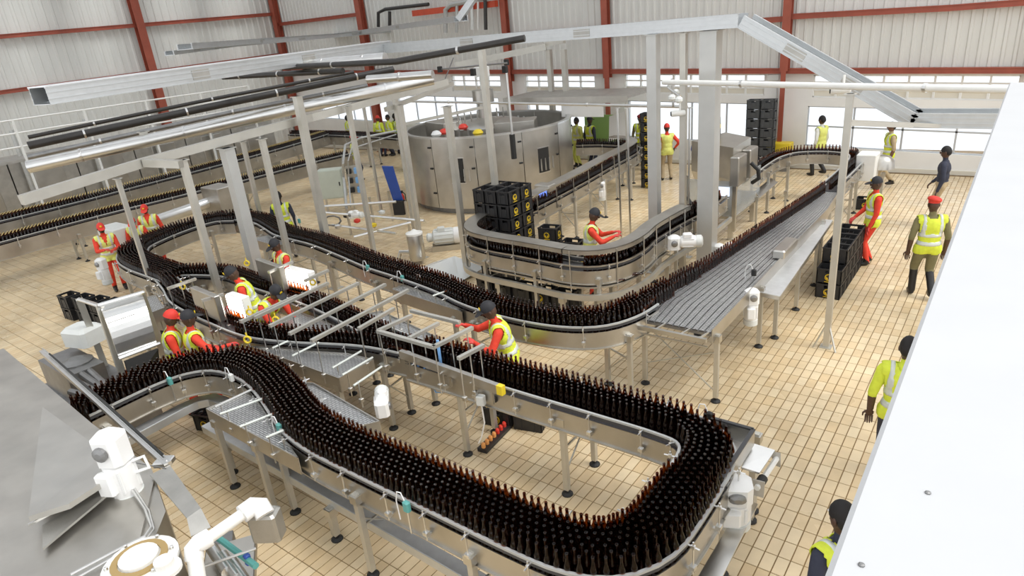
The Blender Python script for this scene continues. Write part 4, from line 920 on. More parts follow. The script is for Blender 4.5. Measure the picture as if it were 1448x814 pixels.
def frame_beam(label, pts, w=.11):
    c = Vector(pts[0]); c0 = V(c.x, c.y, 0); t = thing('rack_beam', label, 'beam', c0)
    for a, b_ in zip(pts, pts[1:]): part('section', 'post_steel', t, lambda b: b.beam(Vector(a)-c0, Vector(b_)-c0, w, w*1.15))
    return t
frame_beam('long square beam of the pipe rack crossing the whole left side', [P(30, 283, 3.28), P(205, 229, 3.42), P(440, 166, 3.62), P(632, 116, 3.9)], .13)
frame_beam('short cross beam joining the rack beam to the slanted looking post', [P(205, 230, 3.42), P(256, 232, 3.38)], .11)
frame_beam('upper frame beam above the filler', [P(545, 155, 3.4), P(640, 118, 3.7)], .09)
frame_beam('thin frame beam in front of the filler top', [P(560, 178, 2.9), P(690, 150, 3.1)], .06)
frame_beam('light beam under the lower end of the sloping tray', [P(1200, 172, 3.2), P(1330, 178, 3.0)], .05)
# far frame by the back wall
t = thing('service_frame', 'pale service frame of two posts and an arm near the back wall', 'frame', (-14.3, 19.5, 0)); O = V(-14.3, 19.5, 0)
for px in (776, 797): q = PY(px, 70, 19.5); part('post', 'post_steel', t, lambda b: b.box((q.x-O.x, 0, q.z/2), (.16, .16, q.z)))
qa, qb = PY(645, 92, 18.0), PY(772, 66, 19.4); part('arm', 'post_steel', t, lambda b: b.beam(qa-O, qb-O, .2, .2)); part('arm', 'post_steel', t, lambda b: b.beam(PY(772, 62, 19.5)-O, PY(798, 58, 19.5)-O, .14))
t = thing('wall_pipework', 'bundle of black and grey pipes bending down the corner of the back wall', 'pipes', (-21, 21.2, 0)); O = V(-21, 21.2, 0)
for pts, r, mk in (([(535, 38), (535, 18), (545, 13), (606, 6)], .07, 'black_pipe'), ([(551, 38), (551, 16)], .07, 'black_pipe'), ([(630, 46), (630, 14), (637, 7), (700, -6)], .09, 'rail_plastic'), ([(646, 46), (646, 4)], .06, 'rail_plastic'), ([(668, 42), (667, 4)], .06, 'motor_grey'), ([(687, 42), (686, 0)], .07, 'black_pipe'), ([(676, 42), (676, 0)], .04, 'white_paint')):
    part('pipe', mk, t, lambda b: b.tube([PY(x, y, 21.0)-O for x, y in pts], r, 8), True)
part('red_beam', 'red_bright', t, lambda b: b.beam(PY(585, 19, 21.2)-O, PY(702, 5, 21.2)-O, .2, .22))
t = thing('monitoring_arm', 'thin horizontal arm with small white monitor boxes beside the filler tower', 'arm', (-13.2, 15.5, 0)); O = V(-13.2, 15.5, 0)
part('arm', 'steel_dark', t, lambda b: b.tube([P(622, 98, 4.05)-O, P(717, 89, 4.1)-O], .025, 6)); 
for px, py in ((622, 98), (716, 88), (669, 102), (714, 98)): part('joint', 'rubber', t, lambda b: b.cbox(P(px, py, 4.05)-O, (.12, .1, .16), .01))
part('mast', 'steel_bright', t, lambda b: b.tube([P(716, 100, 4.0)-O, V((P(716, 100, 4.0)-O).x, (P(716, 100, 4.0)-O).y, 2.0)], .03, 6)); part('mast_sleeve', 'rubber', t, lambda b: b.tube([V((P(716, 100, 4.0)-O).x, (P(716, 100, 4.0)-O).y, 1.9), V((P(716, 100, 4.0)-O).x, (P(716, 100, 4.0)-O).y, 2.5)], .07, 8))
part('diagonal', 'steel_dark', t, lambda b: b.tube([P(641, 82, 4.2)-O, P(627, 118, 3.7)-O], .02, 6))
def cctv(label, p, rz):
    t = thing('security_camera', label, 'camera', p, rz)
    part('body', 'white_paint', t, lambda b: b.lathe([(.05, -.14), (.055, -.13), (.055, .1), (.03, .12)], (0, 0, 0), 12, mtx=Matrix.Rotation(PI/2, 3, 'Y')), True); part('lens', 'rubber', t, lambda b: b.lathe([(.04, -.15), (.045, -.135)], (0, 0, 0), 12, mtx=Matrix.Rotation(PI/2, 3, 'Y')))
    part('bracket', 'white_paint', t, lambda b: b.tube([(.02, 0, .04), (.02, 0, .2)], .018, 6)); return t
cctv('white security camera hanging below the slim white pipe', P(960, 160, 3.2), .6)
cctv('dark tipped security camera on top of the lone pole', P(1190, 127, 3.72), .3)
t = thing('pipe_fitting', 'cluster of small valves hanging from the slim white pipe end', 'valve', P(952, 128, 3.7)); O = P(952, 128, 3.7)
part('hanger', 'steel_bright', t, lambda b: (b.tube([at(950, 112, 3.8), at(952, 150, 3.45)], .02, 6), b.tube([at(945, 124, 3.72), at(962, 136, 3.6)], .02, 6)))
for px, py in ((948, 122), (956, 130), (950, 138), (960, 141)): part('valve', 'motor_grey', t, lambda b: b.lathe([(.03, -.05), (.06, -.02), (.06, .02), (.03, .05)], at(px, py, 3.65), 10))
# left background gantry
t = thing('walkway_railing', 'pale walkway railing behind the pipe rack on the left', 'railing', (-24, 8, 0)); O = V(-24, 8, 0)
for y in range(-5, 8, 2): part('upright', 'white_paint', t, lambda b: b.box((0, y, 1.9), (.06, .06, 3.8)))
for z in (3.0, 3.4, 3.78): part('rail', 'white_paint', t, lambda b: b.tube([(0, -6, z), (0, 7, z)], .03, 6))
part('deck', 'steel_rough', t, lambda b: b.box((-.5, .5, 2.6), (1.0, 13, .08)))
t = thing('process_panels', 'grey stainless tank wall with seams behind the far left conveyors', 'machine', (-26.6, 9, 0)); O = V(-26.6, 9, 0)
for y in range(-7, 8, 2): part('panel', 'steel_rough', t, lambda b: b.box((0, y, 1.25), (1.2, 1.96, 2.5)))
for y in range(-7, 8, 2): part('hatch', 'steel', t, lambda b: b.cbox((.61, y+.1, 1.5), (.03, .9, 1.1), .01))
for i in range(6): part('stand_pipe', 'rail_plastic', t, lambda b: b.tube([(.8, -6+i*2.2, 0), (.8, -6+i*2.2, 3.4)], .07, 8))
t = thing('duct_elbow', 'shiny stainless duct bending beside a grey box behind the left bend', 'duct', P(305, 290, 0)); O = P(305, 290, 0)
part('duct', 'steel_bright', t, lambda b: b.tube([at(222, 312, 1.0), at(262, 298, 1.0), at(285, 290, 1.05), at(295, 286, 1.08), at(310, 282, 1.1)], .16, 12), True)
part('box', 'steel_plate', t, lambda b: b.cbox(at(313, 283, 1.1), (.9, .6, .85), .02)); part('stand', 'steel_dark', t, lambda b: b.box(at(313, 283, .35), (.7, .5, .7)))
t = thing('dark_box', 'white and grey control box behind the two red capped workers', 'box', P(168, 345, 0)); O = P(168, 345, 0)
part('box', 'motor_grey', t, lambda b: b.cbox(at(168, 340, .95), (.9, .5, .75), .02)); part('stand', 'steel_dark', t, lambda b: b.box(at(168, 340, .3), (.7, .4, .58)))
# ================================================================== crates
CL, CW, CH = .40, .30, .28
def crate_meshes(mk):
    b = MB(); L, W_, H = CL/2-.004, CW/2-.004, CH-.012; t = .014
    def wall(axis, s):
        ln = L if axis == 'x' else W_; off = (W_-t/2)*s if axis == 'x' else (L-t/2)*s; hw = .065
        for x0, x1, z0, z1 in ((-ln, ln, 0, .185), (-ln, -hw, .185, .235), (hw, ln, .185, .235), (-ln, ln, .235, H)):
            c = ((x0+x1)/2, off, (z0+z1)/2); d = (x1-x0, t, z1-z0)
            if axis == 'y': c = (c[1], c[0], c[2]); d = (d[1], d[0], d[2])
            b.box(c, d)
        for x in (-ln+.02, -ln*.45, ln*.45, ln-.02):
            c = (x, off+s*.008, H/2); d = (.014, .012, H)
            if axis == 'y': c = (c[1], c[0], c[2]); d = (d[1], d[0], d[2])
            b.box(c, d)
        c = (0, off+s*.006, H-.012); d = (2*ln, .02, .024)
        if axis == 'y': c = (c[1], c[0], c[2]); d = (d[1], d[0], d[2])
        b.box(c, d)
    for s in (1, -1): wall('x', s); wall('y', s)
    b.box((0, 0, .006), (2*L, 2*W_, .012))
    shell = b.mesh('shell', mk)
    d = MB()
    for i in range(1, 5): d.box((-L+i*2*L/5, 0, .1), (.006, 2*W_-.03, .17))
    for i in range(1, 4): d.box((0, -W_+i*2*W_/4, .1), (2*L-.03, .006, .17))
    return shell, d.mesh('divider', mk)
SHELL, DIV = crate_meshes('crate_black'); SHELLG, DIVG = crate_meshes('crate_grey')
def logo_mesh():
    b = MB(); R = Matrix.Rotation(PI/2, 3, 'X')
    b.lathe([(.062, 0), (.062, .003)], (0, 0, 0), 20, mtx=R); b.box((0, -.0015, -.085), (.13, .003, .010))
    b.cur = 1
    b.lathe([(.052, .003), (.052, .0042), (.046, .0042)], (0, 0, 0), 20, cap0=False, cap1=False, mtx=R)
    for x, z, w, h in ((0, .012, .028, .05), (-.024, .016, .022, .03), (.024, .016, .022, .03), (0, -.022, .016, .03), (0, .04, .04, .008)): b.box((x, -.0045, z), (w, .003, h))
    return b.mesh('emblem', ['yellow_print', 'dark_print'])
LOGO = logo_mesh()
def crate(p, rz, label, group, logos=('x+',), grey=False):
    t = thing('beer_crate', label, 'crate', p, rz, group)
    s = link('shell', SHELLG if grey else SHELL, t); link('divider', DIVG if grey else DIV, t)
    for l in logos:
        o, a = {'x+': ((CL/2+.010, 0, .12), PI/2), 'x-': ((-CL/2-.010, 0, .12), -PI/2), 'y-': ((0, -CW/2-.010, .12), 0), 'y+': ((0, CW/2+.010, .12), PI)}[l]
        e = link('emblem', LOGO, s, o, a); e['label'] = 'yellow round emblem with dark figure'
    return t
hts = ['bottom', 'second', 'third', 'fourth', 'fifth', 'sixth', 'seventh', 'eighth']
# stack inside the packing loop: 3 x 2 columns
cn = PY(718, 271, 10.0)
for ix in range(3):
    for iy in range(2):
        for k in range(7):
            col = ['left', 'middle', 'right'][ix]+(' front' if iy == 0 else ' rear')
            crate((cn.x-.155-(2-ix)*.31, cn.y+.205+iy*.41, k*CH), PI/2, 'black bottle crate, %s layer of the %s column in the packing loop stack' % (hts[k], col), 'crate stack inside the packing loop', ('y-',))
c2 = P(778, 322, 1.12)
for k in range(4): crate((c2.x-.1, c2.y+.12, k*CH), .15, 'black bottle crate, %s of the four high pile beside the seated packer' % hts[k], 'crate pile beside the seated packer', ('x+', 'y-'))
for k in range(3): crate((c2.x+.36, c2.y+.22, k*CH), .1, 'black bottle crate, %s of the three high pile behind the packer pile' % hts[k], 'crate pile behind the seated packer pile', ('x+', 'y-'))
# long stack beside the worker in red on the right
c3 = P(1155, 420, 0)
for j in range(6):
    for k in range(2 if j == 0 else 3):
        crate((c3.x+.16, c3.y+.16+j*.31, k*CH), 0, 'black bottle crate, %s layer, row %s from the near end of the right hand stack' % (hts[k], ['one', 'two', 'three', 'four', 'five', 'six', 'seven', 'eight'][j]), 'crate stack beside the worker in red', ('y-',))
# tall dark stack at the back wall
q4 = PY(1075, 200, 20.7)
for ix in range(2):
    for k in range(8):
        c = crate((q4.x-.21+ix*.42, 20.7, k*CH), 0, 'dark grey crate, %s layer of the %s column in the tall wall stack' % (hts[k], ['left', 'right'][ix]), 'tall crate stack against the back wall', (), True)
# single column with emblems by the visitors
q5 = P(915, 266, 0)
for k in range(8): crate((q5.x, q5.y+.15, k*CH), .0, 'black crate with yellow emblem, %s of the single column by the visitors' % hts[k], 'single crate column by the visitors', ('y-', 'x+'))
q = P(1222, 296, 0); crate((q.x, q.y+.1, 0), .05, 'lone black crate on the floor behind the worker in red', None, ('y-',))
q = P(703, 600, 0); crate((q.x, q.y+.1, 0), .2, 'black crate with yellow emblem on the floor under the return lane', None, ('y-', 'x-')); crate((q.x+.42, q.y+.22, 0), .25, 'black crate without visible emblem on the floor under the return lane', None, ())
q = P(303, 602, 0); crate((q.x, q.y, 0), .3, 'black crate with orange emblem under the bend of the front lane', None, ('x+', 'y-'))
q = P(150, 455, 0)
for i, (dx, dy, k) in enumerate(((0, 0, 0), (.5, .12, 0), (-.5, -.1, 0), (0, 0, 1), (.5, .1, 1), (-.5, -.1, 1), (-1, -.2, 0), (-1, -.2, 1))):
    crate((q.x+dx, q.y+dy, k*CH), .1, 'black crate, %s layer, %s in the dark pile left of the drum machine' % (hts[k], ['second from right', 'rightmost', 'third from right', 'second from right', 'rightmost', 'third from right', 'leftmost', 'leftmost'][i]), 'crate pile left of the drum machine', ())
for i in range(5):
    for k in range(2): crate((-7.7+i*.43, 8.97, k*CH), 0, 'black crate, %s layer, %s in the row of five under the packing line' % (hts[k], ['leftmost', 'second from left', 'middle', 'second from right', 'rightmost'][i]), 'crate row under the packing line', ('y-',) if i == 3 else ())
# tray of small bottles lying under the return lane
a, b_ = P(682, 640, 0), P(716, 605, 0); t = thing('bottle_tray', 'narrow dark tray with a row of red and white caps under the return lane', 'tray', (a.x, a.y, 0)); O = V(a.x, a.y, 0)
part('tray', 'crate_black', t, lambda b: b.beam(V(0, 0, .03), b_-O+V(0, 0, .03), .14, .05))
for i in range(7): q = V(0, 0, .055).lerp(b_-O+V(0, 0, .055), (i+.5)/7); part('cap', 'red_valve' if i > 3 else 'band_orange', t, lambda b: b.lathe([(.028, 0), (.028, .05), (.018, .07)], q, 8))
# ================================================================== inspection station
def bar(label, p0, p1, z=1.62, w=.05, rods=True, group='bars over the inspection lanes'):
    a, c = P(*p0, z), P(*p1, z); t = thing('cross_bar', label, 'bar', (a.x, a.y, 0), group=group); O = V(a.x, a.y, 0)
    part('bar', 'post_steel', t, lambda b: b.beam(a-O, c-O, w, w*.8))
    if rods:
        d = (c-a)
        for f in (.04, .45, .85):
            q = a+d*f-O; r = part('rod', 'steel_bright', t, lambda b: b.tube([V(q.x, q.y, BZ-.12), V(q.x, q.y, z)], .009, 6))
            part('rod_clamp', 'steel', r, lambda b: b.cbox(V(q.x, q.y, BZ+.0), (.05, .05, .05), .006))
    return t
BARS = [((360, 449), (464, 400)), ((381, 461), (507, 400)), ((409, 472), (545, 402)), ((440, 482), (577, 410)), ((507, 465), (557, 436)), ((534, 468), (582, 446)), ((579, 478), (620, 457)), ((380, 385), (414, 370)), ((431, 397), (464, 382)), ((340, 455), (420, 418)), ((237, 408), (277, 394)), ((285, 425), (316, 416)), ((612, 491), (668, 463)), ((648, 507), (684, 488))]
names = ['first bar over the nearer lane, beside the left light screen', 'second bar over the nearer lane', 'third long bar over the nearer lane', 'longest bar over the mesh table', 'short bar behind the longest bar', 'short bar at the left of the square frame', 'middle bar of the square frame', 'short bar left of the rear light screen', 'short bar right of the rear light screen', 'bar crossing in front of the crouching inspector', 'short bar with yellow ring at the far left', 'short bar beside the slanted looking post', 'white bar gripped by the standing worker', 'bar just right of the standing worker hands']
for (p0, p1), l in zip(BARS, names): bar('thin steel '+l, p0, p1)
bar('front rail of the square frame by the standing worker', (534, 468), (615, 491), rods=False); bar('rear rail of the square frame', (581, 439), (650, 456), rods=False)
def panel_box(label, px0, px1, z0, z1, dep, lit, name='light_screen', Y=None):
    if Y: a, c = PY(*px0, Y), PY(*px1, Y); z1 = max(a.z, 1.5); print('PANEL', a, c)
    else: a, c = P(*px0, z1), P(*px1, z1)
    t = thing(name, label, 'screen', (a.x, a.y, 0)); O = V(a.x, a.y, 0); d = (c-a); d.z = 0; L = d.length; d.normalize(); n = V(-d.y, d.x, 0); ang = math.atan2(d.y, d.x); mid_ = (a+c)/2-O
    part('housing', 'white_cover' if lit else 'steel_plate', t, lambda b: b.cbox(V(mid_.x, mid_.y, (z0+z1)/2)+n*(dep/2), (L, dep, z1-z0), .01, ang))
    if lit: part('diffuser', 'light_panel', t, lambda b: b.box(V(mid_.x, mid_.y, (z0+z1)/2)-n*.006, (L-.04, .012, z1-z0-.04), ang))
    for s in (.1, .9): q = a.lerp(c, s)-O+n*dep*.5; part('stand', 'steel', t, lambda b: b.box((q.x, q.y, z0/2), (.04, .04, z0)))
    return t
panel_box('white backlit screen with amber glowing bottles on the farther lane', (403, 380), (437, 394), 1.13, None, .14, True, Y=5.97)
panel_box('white backlit screen with amber glowing bottles on the nearer lane', (322, 430), (346, 440), 1.13, None, .14, True, Y=4.76)
panel_box('grey glare shield left of the rear light screen', (360, 366), (394, 378), 1.25, 1.66, .1, False, 'glare_shield')
panel_box('grey glare shield left of the nearer light screen', (268, 406), (302, 420), 1.25, 1.66, .1, False, 'glare_shield')
for i, (px, py) in enumerate(((258, 405), (353, 441), (442, 399), (350, 480), (390, 452), (349, 372))):
    q = P(px, py, 1.5); t = thing('ring_knob', 'yellow ring knob, %s of the six on the inspection bars' % ['leftmost', 'second lowest', 'rightmost', 'lowest', 'third lowest', 'farthest back'][i], 'knob', q, .6, 'yellow ring knobs on the inspection bars')
    part('ring', 'yellow', t, lambda b: b.tube([(.045*math.cos(k*PI/6), 0, .045*math.sin(k*PI/6)) for k in range(13)], .014, 6, cap=False), True); part('stem', 'yellow', t, lambda b: b.tube([(0, 0, .045), (0, 0, .1)], .01, 6))
for i, (p0, p1, l) in enumerate((((304, 575), (355, 551), 'pinkish guide rod farthest back over the bare mesh table'), ((311, 585), (375, 562), 'second guide rod over the bare mesh table'), ((339, 603), (388, 584), 'third guide rod over the bare mesh table'), ((376, 618), (401, 608), 'short nearest guide rod over the bare mesh table'), ((385, 492), (407, 482), 'short guide rod at the left of the triangular mesh table'), ((413, 503), (451, 484), 'middle guide rod over the triangular mesh table'), ((470, 520), (511, 496), 'right guide rod over the triangular mesh table'), ((484, 530), (527, 505), 'guide rod at the open end of the triangular mesh table'), ((500, 545), (540, 518), 'loose guide rod hanging off the triangular mesh table'), ((612, 418), (632, 411), 'guide rod beside the middle lane by the capped worker'))):
    a, c = P(*p0, 1.24), P(*p1, 1.24); t = thing('guide_rod', 'white '+l if i else l, 'rod', (a.x, a.y, 0)); O = V(a.x, a.y, 0)
    part('rod', 'band_silver' if i else 'rail_plastic', t, lambda b: b.tube([a-O, c-O], .014, 6)); q = a.lerp(c, .15)-O
    part('upright', 'steel_bright', t, lambda b: b.tube([V(q.x, q.y, .9), V(q.x, q.y, 1.26)], .009, 6)); part('clamp', 'steel', t, lambda b: b.cbox(V(q.x, q.y, 1.0), (.05, .05, .05), .006))
# steel guide box along the return lane
a, c = P(567, 500, 1.24), P(712, 552, 1.24); t = thing('guide_box', 'long square steel guide box with yellow end beside the standing worker', 'guide', (a.x, a.y, 0)); O = V(a.x, a.y, 0)
part('box', 'steel', t, lambda b: b.beam(a-O, c-O, .06, .11)); part('yellow_end', 'yellow', t, lambda b: b.beam((c-O)-(c-a).normalized()*.08, c-O+V(.001, 0, 0), .064, .114))
for f in (.1, .5, .9): q = a.lerp(c, f)-O; part('mount', 'steel', t, lambda b: b.box((q.x, q.y-.01, 1.12), (.03, .03, .2)))
q = P(600, 515, 1.12); t = thing('air_hose', 'coil of thin blue air hose hanging on the return lane side', 'hose', q); O = q.copy()
part('coil', 'hose_blue', t, lambda b: b.tube([V(.06*math.cos(k*.6), -.03-.002*k, .05*math.sin(k*.6)) for k in range(22)]+[V(.08, -.05, -.15), V(.2, -.06, -.32), V(.3, -.05, -.3), V(.36, -.04, -.1), V(.33, -.02, .2)], .009, 6), True)
part('valve', 'motor_grey', t, lambda b: b.cbox((.02, 0, .04), (.12, .06, .06), .01)); part('stand', 'hose_blue', t, lambda b: b.tube([V(.30, .0, -.2), V(.28, .02, .4)], .02, 6))
# junction boxes and sensors
def sensor(label, px, py, z=1.2, c='teal', rz=.0):
    q = P(px, py, z); t = thing('photo_sensor', label, 'sensor', q, rz)
    part('head', c, t, lambda b: b.cbox((0, 0, 0), (.07, .05, .10), .012)); part('clamp', 'steel_bright', t, lambda b: b.tube([(0, .0, -.3), (0, 0, .02)], .010, 6))
    part('cable', 'white_cover', t, lambda b: b.tube([(-.02, 0, .05), (-.05, 0, .12), (-.10, .0, .11), (-.13, 0, .0), (-.12, 0, -.2)], .006, 6), True); return t
for l, px, py, c in (('bright teal sensor with white cable on the inside of the front bend', 240, 538, 'teal'), ('dull green sensor on the crest of the front bend', 327, 533, 'motor_grey'), ('sensor with looped white cable beside the bare mesh table', 395, 604, 'teal'), ('sensor box on the front lane side plate', 575, 715, 'teal'), ('teal sensor at the far left bend', 203, 344, 'teal'), ('teal sensor beside the middle lane, left of three', 520, 378, 'teal'), ('teal sensor beside the middle lane, middle of three', 569, 393, 'teal'), ('teal sensor beside the middle lane, right of three', 597, 398, 'teal'), ('black sensor on the rim of the corner deck', 1003, 588, 'rubber'), ('teal sensor near the rear light screen', 423, 312, 'teal'), ('dark sensor at the chain table edge', 1066, 385, 'rubber')): sensor(l, px, py, 1.22, c)
q = P(680, 565, 1.0); t = thing('junction_box', 'white junction box with cable on the return lane leg', 'box', q, .3)
part('box', 'motor_grey', t, lambda b: b.cbox((0, 0, 0), (.1, .08, .12), .01)); part('knob', 'rubber', t, lambda b: b.lathe([(.035, 0), (.035, .06), (.02, .07)], (.17, 0, 0), 10)); part('cable', 'white_cover', t, lambda b: b.tube([(0, 0, -.05), (.02, -.02, -.3), (-.04, -.02, -.5), (-.1, 0, -.62)], .009, 6), True)
# gutters
def gutter(label, pts, z, w=.13, legs=(), lz=None):
    pl_ = crom([P(x, y, z).to_2d().to_tuple() for x, y in pts], .2); c = V(pl_[0].x, pl_[0].y, 0); t = thing('drain_gutter', label, 'gutter', c); q = [p-c for p in pl_]
    part('channel', 'galvanized_white', t, lambda b: ribbon(b, q, -w/2, w/2, z+.002, z+.016))  # whiter metal stands in for the light falling on the channel
    for s in (1, -1): part('lip', 'galvanized', t, lambda b: ribbon(b, q, s*w/2-.006, s*w/2+.006, z-.09, z+.012))
    for px, py in legs: g = P(px, py, 0)-c; leg_parts(t, g.x, g.y, z-.06, .07)
    return t
gutter('long straight galvanized gutter on legs under the front lane', [(292, 600), (480, 706), (690, 826)], .50, legs=((330, 668), (477, 762)))
gutter('bent steel gutter under the curve of the front lane', [(150, 632), (200, 606), (262, 573), (284, 564), (304, 562), (322, 572)], .72, w=.16)
t = thing('end_ramp', 'slanted bright steel ramp below the front loop outer end', 'ramp', P(1000, 790, 0)); O = P(1000, 790, 0)
part('plate', 'steel_bright', t, lambda b: b.slab([at(978, 830, .62), at(1010, 838, .62), at(1072, 712, .72), at(1052, 705, .72)], .02)); part('leg', 'post_steel', t, lambda b: b.beam(at(1061, 736, 0), V(at(1061, 736, 0).x, at(1061, 736, 0).y, .68), .06)); part('foot', 'rubber', t, lambda b: b.lathe([(.065, 0), (.065, .02), (.02, .05)], at(1061, 736, 0), 12))
a = P(1078, 630, 1.0); t = thing('drive_station', 'open steel drive bracket outside the corner deck', 'machine', (a.x, a.y, 0)); O = V(a.x, a.y, 0)
part('top_plate', 'steel_bright', t, lambda b: b.slab([at(1048, 660, 1.05), at(1074, 668, 1.02), at(1096, 636, 1.02), at(1064, 626, 1.05)], .02))
part('bracket_plate', 'steel_plate', t, lambda b: b.slab([at(1064, 676, .98), at(1082, 681, .98), at(1080, 703, .82), at(1060, 697, .82)], .012)); part('bracket_plate', 'steel_plate', t, lambda b: b.slab([at(1086, 636, .98), at(1104, 640, .98), at(1104, 660, .85), at(1098, 658, .85)], .012))
part('shaft', 'white_paint', t, lambda b: b.tube([at(1070, 690, .92), at(1100, 645, .92)], .028, 8)); part('shaft_collar', 'rubber', t, lambda b: b.tube([at(1074, 684, .92), at(1079, 676, .92)], .045, 10))
g = at(1064, 722, 0); leg_parts(t, g.x, g.y, .98)
# bottle drain brushes on the packing line (clear film bundle) and lying bottles
for i, (px, py) in enumerate(((798, 396), (862, 396), (888, 389))):
    q = P(px, py, .86); t = link('beer_bottle', near_bottle, None, q); t.rotation_euler = (PI/2, .0, 1.9+i*.2); tag(t, 'brown bottle lying on its side on the packing line drip tray, %s' % ['leftmost', 'middle one', 'rightmost'][i], 'bottle', 'bottles lying on the packing line drip tray')
# ================================================================== people
PEOPLE = []
def ik(a, c, l1, l2, hint):
    d = c-a; L = d.length
    if L > (l1+l2)*.985: c = a+d*((l1+l2)*.985/L); d = c-a; L = d.length
    if L < .12: L = .12
    x = (l1*l1-l2*l2+L*L)/(2*L); h = math.sqrt(max(0, l1*l1-x*x)); u = d.normalized()
    n = (hint-u*hint.dot(u)).normalized()
    return a+u*x+n*h, c
def capsule(b, p, q, r0, r1, n=10):
    p, q = Vector(p), Vector(q); d = q-p; L = max(d.length, 1e-4); u = d/L; pts = []; rs = []
    for k in range(5): t = math.sin(k/4*PI/2); pts.append(p-u*r0*(1-t)); rs.append(max(.004, r0*math.sqrt(max(0, 1-(1-t)**2))))
    for k in range(5): t = math.sin((1-k/4)*PI/2); pts.append(q+u*r1*(1-t)); rs.append(max(.004, r1*math.sqrt(max(0, 1-(1-t)**2))))
    b.tube(pts, rs, n)
def person(label, pos, face, h=1.74, lean=0.0, lhand=None, rhand=None, stride=0.0, top='overall_red', legs='overall_red', vest='vest_yellow', cap=('cap', 'cap_black'), skin='skin', glove=None, headdown=0.1, headyaw=0.0, feet=None, base=0.0, sleeves=None, bands='band_silver', short=False, boots=False, hipdrop=0.0, category='person'):
    """hands and feet may be given in the figure's own frame (x ahead, y left)"""
    s = h/1.74; pr = []   # primitives: (kind, data, region)
    hip = V(-.10*math.sin(lean), 0, .93-hipdrop); up_ = V(math.sin(lean), 0, math.cos(lean)); fwd_ = V(math.cos(lean), 0, -math.sin(lean))
    neck = hip+up_*.50; hd = lean*.55+headdown
    hu = V(math.sin(hd), 0, math.cos(hd)); hf = (Matrix.Rotation(headyaw, 3, 'Z')@V(math.cos(hd), 0, -math.sin(hd))); head = neck+V(math.sin(lean*.8), 0, math.cos(lean*.8))*.075+hu*.115
    hl = hu.cross(hf).normalized()
    HR = Matrix((hf, hl, hu)).transposed(); TR = Matrix((fwd_, V(0, 1, 0), up_)).transposed()
    B = MB(); reg = []
    def E_(c, r, mtx, rg, bone=None): B.ell(c, r, 14, 10, mtx); reg.append((bone or (c, c), max(r), rg))
    def C_(p, q, r0, r1, rg): capsule(B, p, q, r0, r1); reg.append(((p, q), (r0+r1)/2, rg))
    E_(hip+up_*.02, (.125, .168, .14), TR, 'legs'); E_(hip+up_*.17, (.118, .155, .17), TR, 'torso', (hip+up_*.1, hip+up_*.25)); E_(hip+up_*.34, (.128, .182, .17), TR, 'torso', (hip+up_*.25, hip+up_*.42))
    sh = [neck-up_*.065+V(0, k*.175, 0) for k in (1, -1)]; C_(sh[0], sh[1], .072, .072, 'torso'); C_(neck-up_*.05, head-hu*.05, .056, .052, 'skin')
    E_(head, (.098, .078, .118), HR, 'skin'); E_(head+hf*.018-hu*.055, (.075, .062, .065), HR, 'skin')
    hands = []
    for k, tg in ((1, lhand), (-1, rhand)):
        a = sh[0] if k == 1 else sh[1]; a = a+V(0, k*.02, -.01)
        tg = Vector(tg) if tg is not None else a+V(.05, k*.07, -.53)
        el, wr = ik(a, tg, .285, .265, V(-.6, k*.5, -.5))
        C_(a, el, .064, .052, 'sleeve'); C_(el, wr, .050, .036, 'skin' if short else 'sleeve'); hands.append((el, wr, k))
    for k in (1, -1):
        a = hip+V(0, k*.095, -.04)
        ft = Vector(feet[0 if k == 1 else 1]) if feet else V(k*stride, k*.11, 0)
        an = V(ft.x, ft.y, ft.z+.085+(.05 if k*stride < 0 else 0)); kn, an = ik(a, an, .43, .42, V(1, 0, .1))
        C_(a, kn, .098, .072, 'legs'); C_(kn, an, .068, .055 if not boots else .06, 'legs' if not boots else 'shin')
        E_(an+V(.065, 0, -.042), (.135, .05, .045), None, 'shoe')
    # detailed parts joined after the smoothing pass
    D = MB(); 
    def slot(i): D.cur = i
    slot(0); D.ell(head+hf*.102-hu*.012, (.018, .014, .026), 8, 6, HR)
    for k in (1, -1): D.ell(head+hl*(k*.08)-hu*.01, (.02, .010, .032), 8, 6, HR); slot(5); D.ell(head+hf*.086+hl*(k*.032)+hu*.018, (.012, .014, .008), 8, 6, HR); slot(0)
    slot(4); D.ell(head+hf*.090-hu*.058, (.010, .026, .008), 8, 6, HR)
    for k in (1, -1): D.ell(head+hf*.096+hl*(k*.032)+hu*.018, (.005, .006, .006), 6, 5, HR)
    slot(0 if glove is None else 6)
    for el, wr, k in hands:
        d = (wr-el).normalized(); sd = d.cross(V(0, 0, 1)); sd = sd.normalized() if sd.length > .2 else V(0, 1, 0); pn = sd.cross(d).normalized()
        HM = Matrix((d, sd, pn)).transposed(); g = 1.0 if glove is None else 1.12
        D.ell(wr+d*.045, (.055*g, .042*g, .018*g), 10, 8, HM)
        for i, (o, ln) in enumerate(((-.031, .066), (-.011, .076), (.010, .072), (.030, .056))):
            b0 = wr+d*.085+sd*o; b1 = b0+d*(ln*.5)-pn*.008; b2 = b1+d*(ln*.32)-pn*.026; b3 = b2+d*(ln*.1)-pn*.022
            D.tube([b0, b1, b2, b3], [.0098*g, .0092*g, .0085*g, .006*g], 6)
        th = wr+d*.03+sd*(-k*.036); D.tube([th, th+d*.03+sd*(-k*.024)-pn*.008, th+d*.058+sd*(-k*.026)-pn*.022], [.012*g, .0105*g, .007*g], 6)
